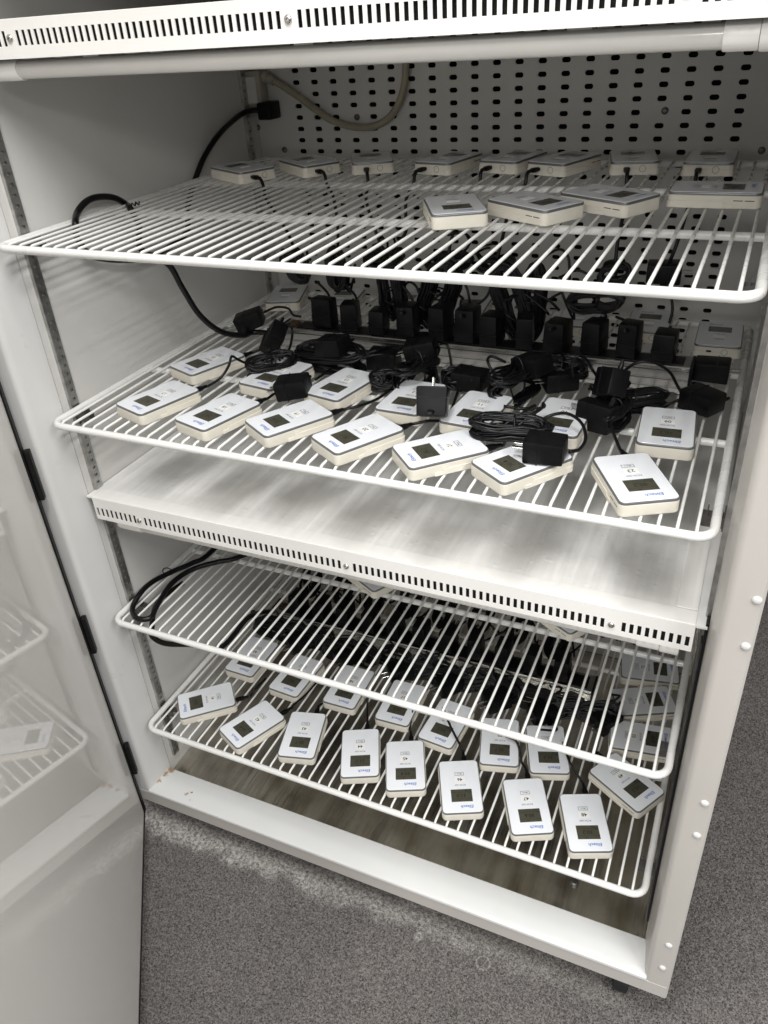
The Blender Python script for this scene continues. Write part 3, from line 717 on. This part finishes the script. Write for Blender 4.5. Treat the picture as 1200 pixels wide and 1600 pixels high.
# ================================================================== POWER STRIPS
def strip(zs, x0, x1, y0, label):
    z0 = zs + WTOP + 0.0003; h = 0.0415; dpt = 0.050
    o = empty('power_strip', ((x0 + x1) / 2, y0 + dpt / 2, z0)); tag(o, label, 'power strip', 'aluminium power strips')
    prof = [(0, 0), (0, 0.006), (0.0012, 0.007), (0.0012, 0.0085), (0, 0.0095), (0, 0.019), (0.0012, 0.020), (0.0012, 0.0215), (0, 0.0225), (0, 0.033), (0.002, 0.0345), (0.002, 0.036), (0, 0.0375), (0, 0.040), (0.0015, 0.0415)]
    prof = prof + [(dpt - y, z) for y, z in prof[::-1]]
    b = bmesh.new(); loft(b, [[Vector((x, y0 + y, z0 + z)) for y, z in prof] for x in (x0, x1)])
    put('housing', b, 'alu', o, True, 30)
    for xa, xb in ((x0 - 0.004, x0 - 0.0001), (x1 + 0.0001, x1 + 0.004)): put('end_cap', B(xa, xb, y0 - 0.001, y0 + dpt + 0.001, z0, z0 + h + 0.001, 0.001, 1), 'black', o)
    put('socket_bar', B(x0 + 0.035, x1 - 0.01, y0 + 0.0085, y0 + dpt - 0.0085, z0 + h - 0.001, z0 + h + 0.0012), 'black', o)
    put('rocker_switch', B(x0 + 0.012, x0 + 0.028, y0 + 0.015, y0 + 0.035, z0 + h - 0.001, z0 + h + 0.004, 0.001, 1), 'rust', o)
    return o, z0 + h + 0.0012
st2, ZTOP2 = strip(Z2, 0.205, 0.926, 0.383, 'long aluminium power strip behind the loggers on the second shelf')
st4, ZTOP4 = strip(Z4, 0.085, 0.835, 0.372, 'long aluminium power strip behind the loggers on the lowest shelf')

# ================================================================== ADAPTERS
def adapter_meshes():
    b = bmesh.new(); box(b, -0.0155, 0.0155, -0.021, 0.021, 0.0, 0.052, 0.0035, 2)
    for v in b.verts:
        if v.co.z > 0.026: v.co.x *= 0.93; v.co.y *= 0.95
    body = mesh('body', b, 'black', True, 30)
    lip = mesh('seam_ridge', B(-0.0158, 0.0158, -0.0213, 0.0213, 0.0185, 0.0195, 0.0002, 1), 'rubber')
    b = bmesh.new(); tube(b, [Vector((0, 0.019, 0.044)), Vector((0, 0.026, 0.046)), Vector((0, 0.033, 0.047))], lambda t: 0.0042 - 0.0018 * t, 8)
    rel = mesh('strain_relief', b, 'rubber', True, 50)
    pr = mesh('prong', B(-0.0032, 0.0032, -0.0008, 0.0008, -0.016, 0.0002, 0.0004, 1), 'screw')
    return body, lip, rel, pr
AD = adapter_meshes()
def adapter(p, rot, label, group, prongs=True, sc=(1, 1, 1)):
    o = empty('power_adapter', p); o.rotation_euler = rot; o.scale = sc; tag(o, label, 'adapter', group)
    obj('body', AD[0], o); obj('seam_ridge', AD[1], o); obj('strain_relief', AD[2], o)
    if prongs:
        for y in (-0.0063, 0.0063): obj('prong', AD[3], o, (0, y, 0), (0, 0, math.pi / 2))
    return o
GA2 = 'adapters plugged into the upper power strip'; GA4 = 'adapters plugged into the lower power strip'; GL = 'loose adapters among the cables on the second shelf'
ax = []; hp0 = math.pi / 2
for i, (u, v) in enumerate([(505, 470), (547, 470), (592, 473), (637, 476), (690, 480), (730, 484), (770, 492), (822, 497), (873, 501), (930, 505), (985, 505), (1041, 509)]):
    x = ony(u, v + 12, 0.408).x; ax.append(x)
    adapter((x, 0.408 + random.uniform(-0.004, 0.004), ZTOP2 + 0.0012), (random.uniform(-0.02, 0.02), random.uniform(-0.03, 0.03), random.choice((0, 0, math.pi, hp0)) + random.uniform(-0.25, 0.25)), f'{["first","second","third","fourth","fifth","sixth","seventh","eighth","ninth","tenth","eleventh","twelfth"][i]} black adapter from the left standing on the upper power strip', GA2, False, (random.uniform(0.85, 1.18), random.uniform(0.85, 1.05), random.uniform(0.74, 1.08)))
ax4 = [0.15 + 0.062 * i for i in range(11)]
for i, x in enumerate(ax4):
    adapter((x, 0.397, ZTOP4 + 0.0003), (0, 0, random.uniform(-0.1, 0.1) + (math.pi if i % 3 == 1 else 0)), f'{["first","second","third","fourth","fifth","sixth","seventh","eighth","ninth","tenth","eleventh"][i]} black adapter from the left on the lower power strip', GA4, False)
H2 = Z2 + WTOP
def lay(u, v, z, rot, label):
    """an adapter lying about: p is the centre of its body"""
    c = onz(u, v, z); R = Matrix.Rotation(rot[2], 3, 'Z') @ Matrix.Rotation(rot[1], 3, 'Y') @ Matrix.Rotation(rot[0], 3, 'X')
    p = c - R @ Vector((0, 0, 0.026))
    a = adapter(p, rot, label, GL)
    if 'prongs pointing back' in label: a.scale = (1.45, 0.8, 0.82)
    return a
hp = math.pi / 2
T2 = H2 + H_
lay(458, 604, H2 + 0.026, (0.25, hp - 0.15, 0.5), 'black adapter with its prongs out, lying between loggers fourteen and nineteen')
lay(676, 632, T2 + 0.0225, (0.1, 0.12, 0.25), 'boxy black adapter standing on logger twelve with a metal plug behind it') if False else None
lay(852, 700, T2 + 0.017, (0, hp, 0.05), 'black adapter lying flat on logger twenty-two')
lay(932, 650, H2 + 0.022, (hp, 0.15, 1.25), 'long black adapter leaning between loggers ten and twenty-three')
lay(955, 598, H2 + 0.055, (hp * 0.75, 0.3, 0.5), 'tilted black adapter on the cable heap behind logger ten')
lay(1097, 625, H2 + 0.020, (0, hp, -0.55), 'angular black adapter lying behind logger nine')
lay(1112, 577, H2 + 0.024, (0, -hp, 0.0), 'black adapter plugged into the right end of the upper power strip')
lay(428, 528, H2 + 0.045, (0.5, 0.6, 0.5), 'black adapter tipped up at the left end of the upper power strip')
lay(390, 500, H2 + 0.040, (0.2, hp * 0.8, 0.6), 'black adapter with a pale printed mark, leaning by the left wall')
lay(600, 560, H2 + 0.021, (0, hp, 0.1), 'black adapter lying in front of the upper power strip behind logger thirteen')
lay(520, 540, H2 + 0.048, (0, hp * 0.9, -0.15), 'black adapter on top of the big cable coil behind logger thirteen')
lay(658, 545, H2 + 0.050, (0.1, hp * 0.85, 0.3), 'black adapter on the cable coil behind logger twelve')
lay(735, 592, H2 + 0.021, (0, hp, -0.1), 'black adapter lying behind logger eleven')
lay(832, 570, H2 + 0.050, (0.2, hp * 0.85, -0.35), 'slanting black adapter on the cable coil behind loggers ten and eleven')
lay(875, 592, H2 + 0.020, (0.1, hp, 0.6), 'flat black adapter under the cables behind logger ten')
a12 = lay(676, 633, T2 + 0.0245, (math.radians(152), 0, 0.22), 'boxy black adapter lying on logger twelve, its metal prongs pointing back')

# ================================================================== CABLES
CR = 0.0023
def coil_path(c, a, b, n, jit, turns, seed):
    """figure of loops around centre c with half axes a (long), b (short), n thickness direction"""
    rnd = random.Random(seed); P = []
    K = 16
    for t in range(turns * K):
        f = t / K; an = 2 * math.pi * f
        k = 1 + 0.13 * math.sin(f * 2.4 + seed) + rnd.uniform(-0.03, 0.03)
        kb = 0.85 + 0.42 * math.sin(f * 1.7 + seed * 1.3)
        pinch = 0.45 + 0.55 * abs(math.cos(an)) ** 0.8 if jit > 0 else 1.0
        P.append(c + a * (k * math.cos(an)) + b * (kb * math.sin(an) * (0.55 + 0.45 * pinch)) + n * (math.sin(f * 3.1 + seed) * 0.75 + rnd.uniform(-0.12, 0.12)))
    return P
def coil(c, a, b, n, turns, label, group, seed, tails=(), r=CR, tie=True):
    o = empty('coiled_cable', c); tag(o, label, 'cable', group)
    P = smooth_path(coil_path(c, a, b, n, 1, int(turns * 1.7), seed), 2)
    put('cord', tube(bmesh.new(), P, r, 6), 'rubber', o, True)
    if tie:
        t = a.normalized(); s1 = b * 0.62; s2 = n * 1.35
        if s2.length < 0.004: s2 = s2.normalized() * 0.004
        ring = [c + s1 * math.cos(q * math.pi / 8) + s2 * math.sin(q * math.pi / 8) + a * 0.1 for q in range(16)]
        put('tie', tube(bmesh.new(), ring, 0.0016, 6, closed=True), 'rubber', o, True)
    rnd = random.Random(seed * 7 + 1); ext = a.length
    for q in range(2):
        st = c + a * rnd.uniform(-.7, .7) + b * rnd.uniform(-.5, .5); pts = [st]
        dr = (a.normalized() * rnd.choice((-1, 1)) + b.normalized() * rnd.uniform(-.6, .6)).normalized()
        for w in range(1, 6):
            ang = w * rnd.uniform(0.5, 0.75) * (1 if q else -1)
            pts.append(st + (dr * math.sin(ang) + b.normalized() * (1 - math.cos(ang)) * 0.6) * ext * 0.9 + n.normalized() * (n.length * 0.8 * math.sin(w * 1.1)))
        put('cord_end', tube(bmesh.new(), smooth_path(pts, 5), r, 6), 'rubber', o, True)
    for tl in tails: put('cord_end', tube(bmesh.new(), smooth_path(tl, 6), r, 6), 'rubber', o, True)
    return o
GC = 'coiled cables on the second shelf'; GH = 'cable bundles hanging below the top shelf'; GD = 'coiled cables on the lowest shelf'
def flat(u, v, z, half, wid, ang, thick, turns, label, seed, group=GC, tails=()):
    c = onz(u, v, z); a = Vector((math.cos(ang), math.sin(ang), 0)); b = Vector((-math.sin(ang), math.cos(ang), 0.25)).normalized()
    return coil(c, a * half * 1.12, b * wid * 1.2, Vector((0, 0, thick * 1.25)), turns + 4, label, group, seed, tails)
flat(425, 572, H2 + 0.022, 0.036, 0.016, 0.9, 0.013, 8, 'tight cable coil at the left, behind logger fifteen', 1)
flat(515, 558, H2 + 0.024, 0.058, 0.022, -0.15, 0.016, 11, 'big cable coil behind loggers fourteen and thirteen', 2)
flat(650, 582, H2 + 0.030, 0.040, 0.020, 1.3, 0.022, 10, 'drooping cable coil behind and over logger twelve', 3)
flat(600, 596, H2 + 0.016, 0.018, 0.014, 0.4, 0.010, 6, 'small round cable coil between loggers thirteen and twelve', 4)
flat(716, 592, H2 + 0.018, 0.020, 0.016, 0.5, 0.012, 7, 'round cable coil between loggers twelve and eleven', 5)
flat(805, 595, H2 + 0.030, 0.044, 0.020, 1.2, 0.022, 11, 'tall cable coil between loggers eleven and ten', 6)
flat(875, 578, H2 + 0.030, 0.034, 0.014, 0.0, 0.012, 7, 'cable coil behind logger ten', 7)
flat(985, 628, H2 + 0.016, 0.045, 0.014, 0.5, 0.010, 7, 'flat cable coil left of logger nine', 8)
flat(962, 645, H2 + 0.022, 0.030, 0.014, 1.4, 0.012, 7, 'cable coil squeezed between loggers ten and nine', 9)
flat(798, 668, T2 + 0.014, 0.044, 0.016, 0.25, 0.010, 9, 'cable coil lying across loggers twenty-two and eleven', 10)
flat(640, 470, H2 + 0.10, 0.018, 0.014, 1.0, 0.010, 1, 'stray cable loop behind the upper power strip', 11) if False else None
# hanging bundles: loops tied off below the top shelf
def hang(u, v, y, halfl, wid, turns, label, seed, lean=0.0, tails=()):
    c = ony(u, v, y); a = Vector((lean, 0.0, 1)).normalized()
    return coil(c, a * halfl * 1.1, Vector((1, 0.2, -lean)).normalized() * wid * 1.15, Vector((0.2, 1, 0)).normalized() * 0.011, turns + 5, label, GH, seed, tails)
hang(462, 415, 0.46, 0.028, 0.016, 7, 'leftmost cable bundle hanging below the top shelf', 21, -0.6)
hang(527, 420, 0.46, 0.032, 0.015, 7, 'second cable bundle from the left hanging below the top shelf', 22, -0.1)
hang(612, 455, 0.45, 0.040, 0.018, 9, 'third cable bundle from the left hanging below the top shelf', 23, -0.1)
hang(685, 460, 0.45, 0.052, 0.026, 12, 'thick cable bundle hanging below the top shelf, between the third and fifth', 24, 0.35)
hang(800, 470, 0.45, 0.056, 0.022, 12, 'thick cable bundle hanging left of the middle of the strip, leaning left', 25, -0.35)
hang(832, 475, 0.46, 0.056, 0.016, 9, 'straight cable bundle hanging beside the leaning one', 26, 0.05)
def hflat(u, v, y, hl, wd, turns, label, seed):
    c = ony(u, v, y)
    return coil(c, Vector((hl, 0, 0.004)), Vector((0, 0.1, 1)).normalized() * wd, Vector((0, 0.008, 0)), turns, label, GH, seed)
hflat(930, 470, 0.46, 0.040, 0.019, 8, 'oval cable loop hanging to the right, over the tenth adapter', 27)
hflat(960, 428, 0.50, 0.022, 0.018, 7, 'small cable bundle right under the top shelf wires, above the oval loop', 28)
hflat(600, 402, 0.50, 0.035, 0.014, 7, 'sideways cable bundle close under the top shelf wires, left of the middle', 29)
hflat(700, 408, 0.50, 0.040, 0.015, 8, 'sideways cable bundle close under the top shelf wires, near the middle', 30)
hflat(775, 412, 0.50, 0.030, 0.013, 7, 'sideways cable bundle close under the top shelf wires, right of the middle', 31)
o = adapter(ony(1040, 424, 0.50) + Vector((0.024, 0, 0)), (0, -hp, 0.1), 'black adapter hanging by its cord below the right part of the top shelf', GH)

def cable(points, label, group, plug=None, r=CR, name='usb_cable'):
    """points: world points; plug=(point,dir) adds a moulded plug"""
    P = [Vector(p) for p in points]
    o = empty(name, P[0]); tag(o, label, 'cable', group)
    put('cord', tube(bmesh.new(), smooth_path(P, 7), r, 7), 'rubber', o, True)
    if plug:
        p, d = Vector(plug[0]), Vector(plug[1]).normalized()
        s = d.cross(Vector((0, 0, 1))).normalized(); t = s.cross(d)
        L = []
        for (f, w, h) in ((0.0, 0.0048, 0.0030), (0.010, 0.0052, 0.0036), (0.016, 0.0044, 0.0034), (0.019, 0.0030, 0.0028), (0.027, 0.0023, 0.0023)):
            L.append([p + d * f + s * (w * math.copysign(abs(math.cos(a)) ** .5, math.cos(a))) + t * (h * math.copysign(abs(math.sin(a)) ** .5, math.sin(a))) for a in [2 * math.pi * k / 12 + .1 for k in range(12)]])
        put('plug', loft(bmesh.new(), L), 'black', o, True, 45)
    return o
def port(key):
    x, y, z, th = LPOS[key]
    d = Vector((math.cos(th), math.sin(th), 0)); w = Vector((math.sin(th), -math.cos(th), 0))   # w: the -X side of the logger
    return Vector((x, y, z + 0.010)) + d * (L_ / 2 + 0.0013) + w * 0.0125, d
GU = 'charging cables of the second-shelf loggers'; GU4 = 'charging cables of the lowest-shelf loggers'; GU1 = 'charging cables of the top-shelf loggers'
def usb(key, way, label, group):
    p, d = port(key)
    return cable([p + d * 0.02, p + d * 0.030 + Vector((0, 0, -0.001))] + [Vector(q) for q in way], label, group, (p, d))
Z = lambda u, v, h: onz(u, v, H2 + h)
usb('17', [Z(345, 590, .022), Z(357, 572, .035), Z(362, 557, .046), Z(372, 562, .035), Z(390, 569, .02), Z(420, 572, .02)], 'cable arching up from the far end of logger seventeen', GU)
usb('15', [Z(412, 546, .014), Z(432, 552, .018), Z(438, 565, .02)], 'short cable from the far end of logger fifteen', GU)
usb('18', [Z(432, 613, .012), Z(446, 610, .018)], 'short cable from the far end of logger eighteen to the loose adapter', GU)
usb('19', [Z(562, 634, .010), Z(590, 623, .010), Z(614, 606, .014), Z(640, 590, .02)], 'cable from the far end of logger nineteen running right to the coil', GU)
usb('20', [Z(668, 658, .012), Z(692, 656, .008), Z(705, 640, .010), Z(716, 610, .012)], 'cable from the far end of logger twenty passing in front of logger eleven', GU)
usb('21', [Z(790, 688, .02), Z(800, 676, .034)], 'short cable from the far end of logger twenty-one into the coil', GU)
usb('23', [Z(956, 668, .022), Z(954, 642, .03), Z(962, 624, .04), Z(955, 600, .055)], 'cable rising from the far end of logger twenty-three past logger ten', GU)
usb('13', [Z(600, 580, .012), Z(612, 592, .014)], 'short cable from the far end of logger thirteen', GU)
usb('14', [Z(500, 566, .012), Z(512, 560, .02)], 'short cable from the far end of logger fourteen', GU)
cable([Z(493, 593, .02), Z(512, 580, .016), Z(530, 565, .018), Z(545, 560, .02)], 'cable from the loose adapter between loggers fourteen and thirteen back to the big coil', GU)
cable([onz(890, 706, T2 + .014), onz(905, 702, T2 + .012), onz(915, 685, T2 + .016), onz(908, 660, T2 + .024), onz(885, 646, T2 + .026), onz(858, 650, T2 + .02), onz(840, 662, T2 + .014)], 'cable loop from the adapter on logger twenty-two curving over logger ten', GU)
cable([Z(962, 598, .055), Z(975, 580, .07), Z(995, 567, .085), Z(1020, 566, .085), Z(1045, 580, .06), Z(1058, 602, .035), Z(1068, 620, .02)], 'wide cable arch in front of the strip between two tilted adapters', GU)
cable([Z(895, 590, .03), Z(894, 570, .06), Z(902, 557, .075), Z(914, 560, .07), Z(926, 578, .05), Z(938, 596, .05)], 'narrow cable arch left of the tilted adapter behind logger ten', GU)
cable([Z(1068, 622, .02), Z(1040, 632, .008), Z(1010, 630, .010), Z(990, 628, .016)], 'cable lying behind logger nine from the angular adapter', GU)
cable([Z(790, 566, .06), Z(770, 557, .07), Z(762, 562, .06), Z(768, 578, .045), Z(782, 598, .03)], 'cable arch beside the tall coil between loggers eleven and ten', GU)
cable([Z(685, 538, .06), Z(698, 538, .055), Z(703, 555, .04), Z(706, 575, .024)], 'cable drooping from the adapter behind logger twelve', GU)
cable([Z(440, 512, .05), Z(452, 506, .065), Z(457, 520, .05), Z(452, 545, .03), Z(440, 560, .022)], 'cable loop at the left end of the upper power strip', GU)
cable([Z(412, 488, .05), Z(432, 480, .06), Z(450, 482, .06), Z(458, 492, .05), Z(470, 495, .048)], 'thin cable behind the left end of the upper power strip', GU)
# cables from the back-row loggers of the top shelf, through the wires, down to the bundles
mids = {'a': [(398, 288), (415, 310), (432, 335), (450, 365), (462, 395)], 'b': [(512, 280), (520, 305), (525, 330), (528, 360), (528, 395)], 'c': [(570, 285), (572, 310), (578, 335), (590, 370), (600, 395)],
        'd': [(640, 290), (635, 310), (634, 335), (634, 362), (618, 385), (606, 400)], 'e': [(733, 285), (729, 300), (715, 345), (705, 375), (700, 400)], 'f': [(806, 285), (800, 300), (790, 350), (782, 385), (776, 405)],
        'g': [(982, 290), (975, 330), (966, 372), (962, 405), (960, 425)], 'h': [(1085, 285), (1072, 335), (1058, 380), (1048, 405), (1042, 415)]}
for i, (k, ml) in enumerate(mids.items()):
    p, d = port(k); pts = []
    n = len(ml)
    for j, (u, v) in enumerate(ml):
        yy = (p.y + d.y * 0.035) * (1 - (j + 1) / n) + 0.49 * (j + 1) / n
        if j == 0: continue
        pts.append(ony(u, v, yy))
    cable([p + d * 0.022, p + d * 0.030 + Vector((0, 0, -0.004)), p + d * 0.036 + Vector((0, 0, -0.020))] + pts, f'cable dropping through the wires from the {ordn[i]} logger in the back row, top shelf', GU1, (p, d), 0.0030)
# cords from hanging bundles down to the plugged adapters
for i, ((u0, v0), (u1, v1), k) in enumerate([((495, 440), (520, 475), 0), ((540, 445), (565, 478), 1), ((620, 480), (610, 476), 2), ((675, 490), (652, 480), 3), ((770, 440), (742, 485), 5), ((835, 520), (790, 490), 6), ((945, 488), (932, 508), 9), ((962, 495), (975, 508), 10), ((1044, 445), (1041, 510), 11)]):
    A = ony(u0, v0, 0.45); Bp = Vector((ax[k], 0.436, ZTOP2 + 0.047))
    mid = (A + Bp) / 2 + Vector((0.006, 0.0, -0.004))
    cable([A, mid, Bp], f'thin cord from a hanging bundle down to the {["first","second","third","fourth","","sixth","seventh","","","tenth","eleventh","twelfth"][k]} adapter on the upper strip', GH)
# cables of the lowest shelf
H4 = Z4 + WTOP
Z4p = lambda u, v, h: onz(u, v, H4 + h)
usb('41', [Z4p(398, 1078, .02), Z4p(415, 1060, .02)], 'short cable from the far end of logger forty-one', GU4)
usb('42', [Z4p(458, 1102, .010), Z4p(478, 1085, .012), Z4p(500, 1060, .02)], 'cable from the far end of logger forty-two', GU4)
usb('43', [Z4p(520, 1090, .01), Z4p(540, 1075, .012)], 'short cable from the far end of logger forty-three', GU4)
usb('44', [Z4p(574, 1105, .012), Z4p(575, 1080, .03)], 'cable from the far end of logger forty-four', GU4)
usb('45', [Z4p(640, 1140, .012), Z4p(645, 1110, .02)], 'cable from the far end of logger forty-five', GU4)
usb('46', [Z4p(722, 1170, .02), Z4p(704, 1135, .035), Z4p(692, 1105, .05)], 'cable from the far end of logger forty-six crossing logger thirty-six', GU4)
usb('47', [Z4p(815, 1190, .012), Z4p(808, 1160, .03), Z4p(790, 1150, .04)], 'cable from the far end of logger forty-seven', GU4)
usb('48', [Z4p(905, 1215, .012), Z4p(890, 1190, .03), Z4p(880, 1160, .03)], 'cable from the far end of logger forty-eight', GU4)
usb('49', [Z4p(925, 1190, .03), Z4p(935, 1175, .03)], 'short cable from the far end of logger forty-nine', GU4)
usb('34', [Z4p(870, 1140, .03), Z4p(845, 1140, .04)], 'cable curling from the far end of logger thirty-four', GU4)
dl = ['by the left wall', 'behind logger forty', 'behind logger thirty-nine', 'left behind logger thirty-eight', 'right behind logger thirty-eight', 'left behind logger thirty-seven', 'right behind logger thirty-seven', 'left behind logger thirty-six', 'right behind logger thirty-six', 'behind logger thirty-five', 'left behind logger thirty-four', 'right behind logger thirty-four', 'next to logger fifty']
for i in range(13):
    c = Vector((0.10 + i * 0.063, 0.335 + random.uniform(-0.008, 0.008), H4 + 0.026))
    an = random.uniform(-0.5, 0.9)
    coil(c, Vector((math.cos(an), math.sin(an) * .5, 0.1)) * 0.038, Vector((-math.sin(an) * .5, 0.5, 0.75)).normalized() * 0.019, Vector((0, 0.012, 0.006)), 9, f'dark cable coil under the third shelf, {dl[i]}', GD, 40 + i)
for i, (x, y) in enumerate([(0.17, 0.30), (0.30, 0.295), (0.42, 0.30), (0.535, 0.295), (0.64, 0.29), (0.735, 0.29), (0.86, 0.31)]):
    adapter((x, y, H4 + 0.019), (0, hp, random.uniform(0.3, 1.2)), f'{ordn[i]} loose black adapter from the left among the coils of the lowest shelf', 'loose adapters on the lowest shelf')
dl2 = ordn
for i in range(8):
    c = Vector((0.15 + i * 0.085, 0.462, Z4 + 0.09 + random.uniform(-.01, .01)))
    coil(c, Vector((0.3, 0.05, 1)).normalized() * 0.045, Vector((1, 0.1, -.3)).normalized() * 0.022, Vector((0, 0.012, 0)), 9, f'{dl2[i]} cable bundle from the left behind the lower power strip', 'cable bundles behind the lower power strip', 60 + i)

# heavy power cord of the upper strip: two visible runs
RC = 0.0052
pp = ony(418, 173, YB - 0.03)
cord1 = [pp + Vector((-0.012, 0, 0.0)), pp + Vector((-0.03, -0.01, 0.002)), ony(375, 180, 0.68), onx(345, 207, 0.000), onx(322, 240, -0.006), onx(308, 272, -0.0085), onx(299, 300, -0.0088), onx(292, 330, -0.006), Vector((0.02, 0.40, -0.075)), Vector((0.025, 0.28, -0.085)), Vector((0.010, 0.18, -0.06)), Vector((0.0085, 0.15, -0.028)), onz(118, 352, 0.004), onx(121, 332, 0.008), onx(135, 315, 0.008), onx(153, 308, 0.008), onx(178, 309, 0.008), onx(198, 320, 0.010), onz(205, 328, 0.004), Vector((0.0285, 0.272, -0.03)), Vector((0.05, 0.24, -0.060)), ony(262, 412, 0.24), ony(285, 450, 0.26), ony(312, 492, 0.29), ony(345, 518, 0.32), ony(380, 524, 0.37), ony(398, 519, 0.405), Vector((0.2005, 0.408, Z2 + 0.025))]
pl = put('power_cord', tube(bmesh.new(), smooth_path(cord1, 7), RC, 12), 'rubber', st2, True)
put('plug', B(pp.x - 0.016, pp.x + 0.014, YB - 0.045, YB - 0.001, pp.z - 0.016, pp.z + 0.016, 0.004, 2), 'black', pl, True, 40)
tp = onz(207, 322, 0.012); put('twist_tie', tube(bmesh.new(), smooth_path([tp + Vector((-.004, 0, -.006)), tp + Vector((0, 0, .004)), tp + Vector((.004, .002, .0)), tp + Vector((.007, .001, .006)), tp + Vector((.010, .004, .001)), tp + Vector((.013, .003, .007))], 4), 0.0011, 6), 'rubber', pl, True)
c3 = [Vector((0.05, 0.44, Z3 + 0.017)), onz(330, 862, Z3 + .012), onz(300, 880, Z3 + .012), onz(272, 892, Z3 + .014), onz(240, 908, Z3 + .02), onz(220, 926, Z3 + .024), onz(207, 950, Z3 + .014), onz(214, 966, Z3 + .0125), onz(235, 965, Z3 + .0125), onz(246, 945, Z3 + .0125), onz(268, 912, Z3 + .0125), onz(300, 890, Z3 + .0125), onz(340, 878, Z3 + .013), onz(372, 871, Z3 + .014), Vector((0.17, 0.33, Z3 + 0.014))]
put('power_cord', tube(bmesh.new(), smooth_path(c3, 7), RC, 12), 'rubber', st4, True)
c4 = [Vector((0.04, 0.16, Z3 - 0.0155)), Vector((0.03, 0.09, Z3 - 0.016)), onz(237, 985, Z3 - .018), onz(242, 998, Z3 - .03), onz(262, 1006, Z3 - .035), onz(300, 1007, Z3 - .03), onz(345, 1012, Z3 - .04), Vector((0.16, 0.20, Z3 - 0.10)), Vector((0.12, 0.33, Z4 + 0.09)), Vector((0.082, 0.392, Z4 + 0.03))]
o = put('power_cord', tube(bmesh.new(), smooth_path(c4, 7), RC, 12), 'rubber', st4, True)
p = onz(262, 893, Z3 + 0.02); put('twist_tie', tube(bmesh.new(), [p + Vector((0.010 * math.cos(a), 0.003 * math.cos(a), 0.009 * math.sin(a))) for a in [i * math.pi / 6 for i in range(12)]], 0.0012, 6, closed=True), 'rubber', o, True)

# outlet box and hose on the back panel
ob = ony(404, 135, YB); out = empty('wall_outlet', (ob.x, YB, ob.z)); tag(out, 'yellowed outlet box at the upper left of the perforated back panel', 'outlet')
put('box', B(ob.x - 0.014, ob.x + 0.022, YB - 0.030, YB - 0.0005, ob.z - 0.035, ob.z + 0.030, 0.003, 2), 'outlet', out, True, 40)
put('cover_plate', B(ob.x - 0.012, ob.x + 0.014, YB - 0.033, YB - 0.0305, ob.z - 0.028, ob.z + 0.020, 0.001, 1), 'back', out)
for dz in (0.042, -0.046): put('gland', tube(bmesh.new(), [Vector((ob.x + 0.010, YB - 0.015, ob.z + dz - 0.012)), Vector((ob.x + 0.010, YB - 0.015, ob.z + dz + 0.012))], 0.009, 10), 'darkzinc', out, True, 40)
hz = [(420, 122), (440, 133), (465, 150), (492, 170), (515, 186), (538, 195), (562, 199), (585, 197), (608, 184), (624, 160), (632, 130), (634, 100), (634, 70)]
hh = empty('hose', ony(420, 122, YB - 0.012)); tag(hh, 'yellowish plastic hose looping across the perforated back panel', 'hose')
put('tube', tube(bmesh.new(), smooth_path([ony(u, v, YB - 0.010) for u, v in hz], 5), 0.0068, 10), 'hose', hh, True)
p0, p1 = ony(412, 118, YB - 0.011), ony(428, 127, YB - 0.011)
put('fitting', tube(bmesh.new(), [p0, p0.lerp(p1, .4), p0.lerp(p1, .45), p1], lambda t: 0.011 if t < .4 else 0.0092, 10), 'outlet', hh, True, 40)
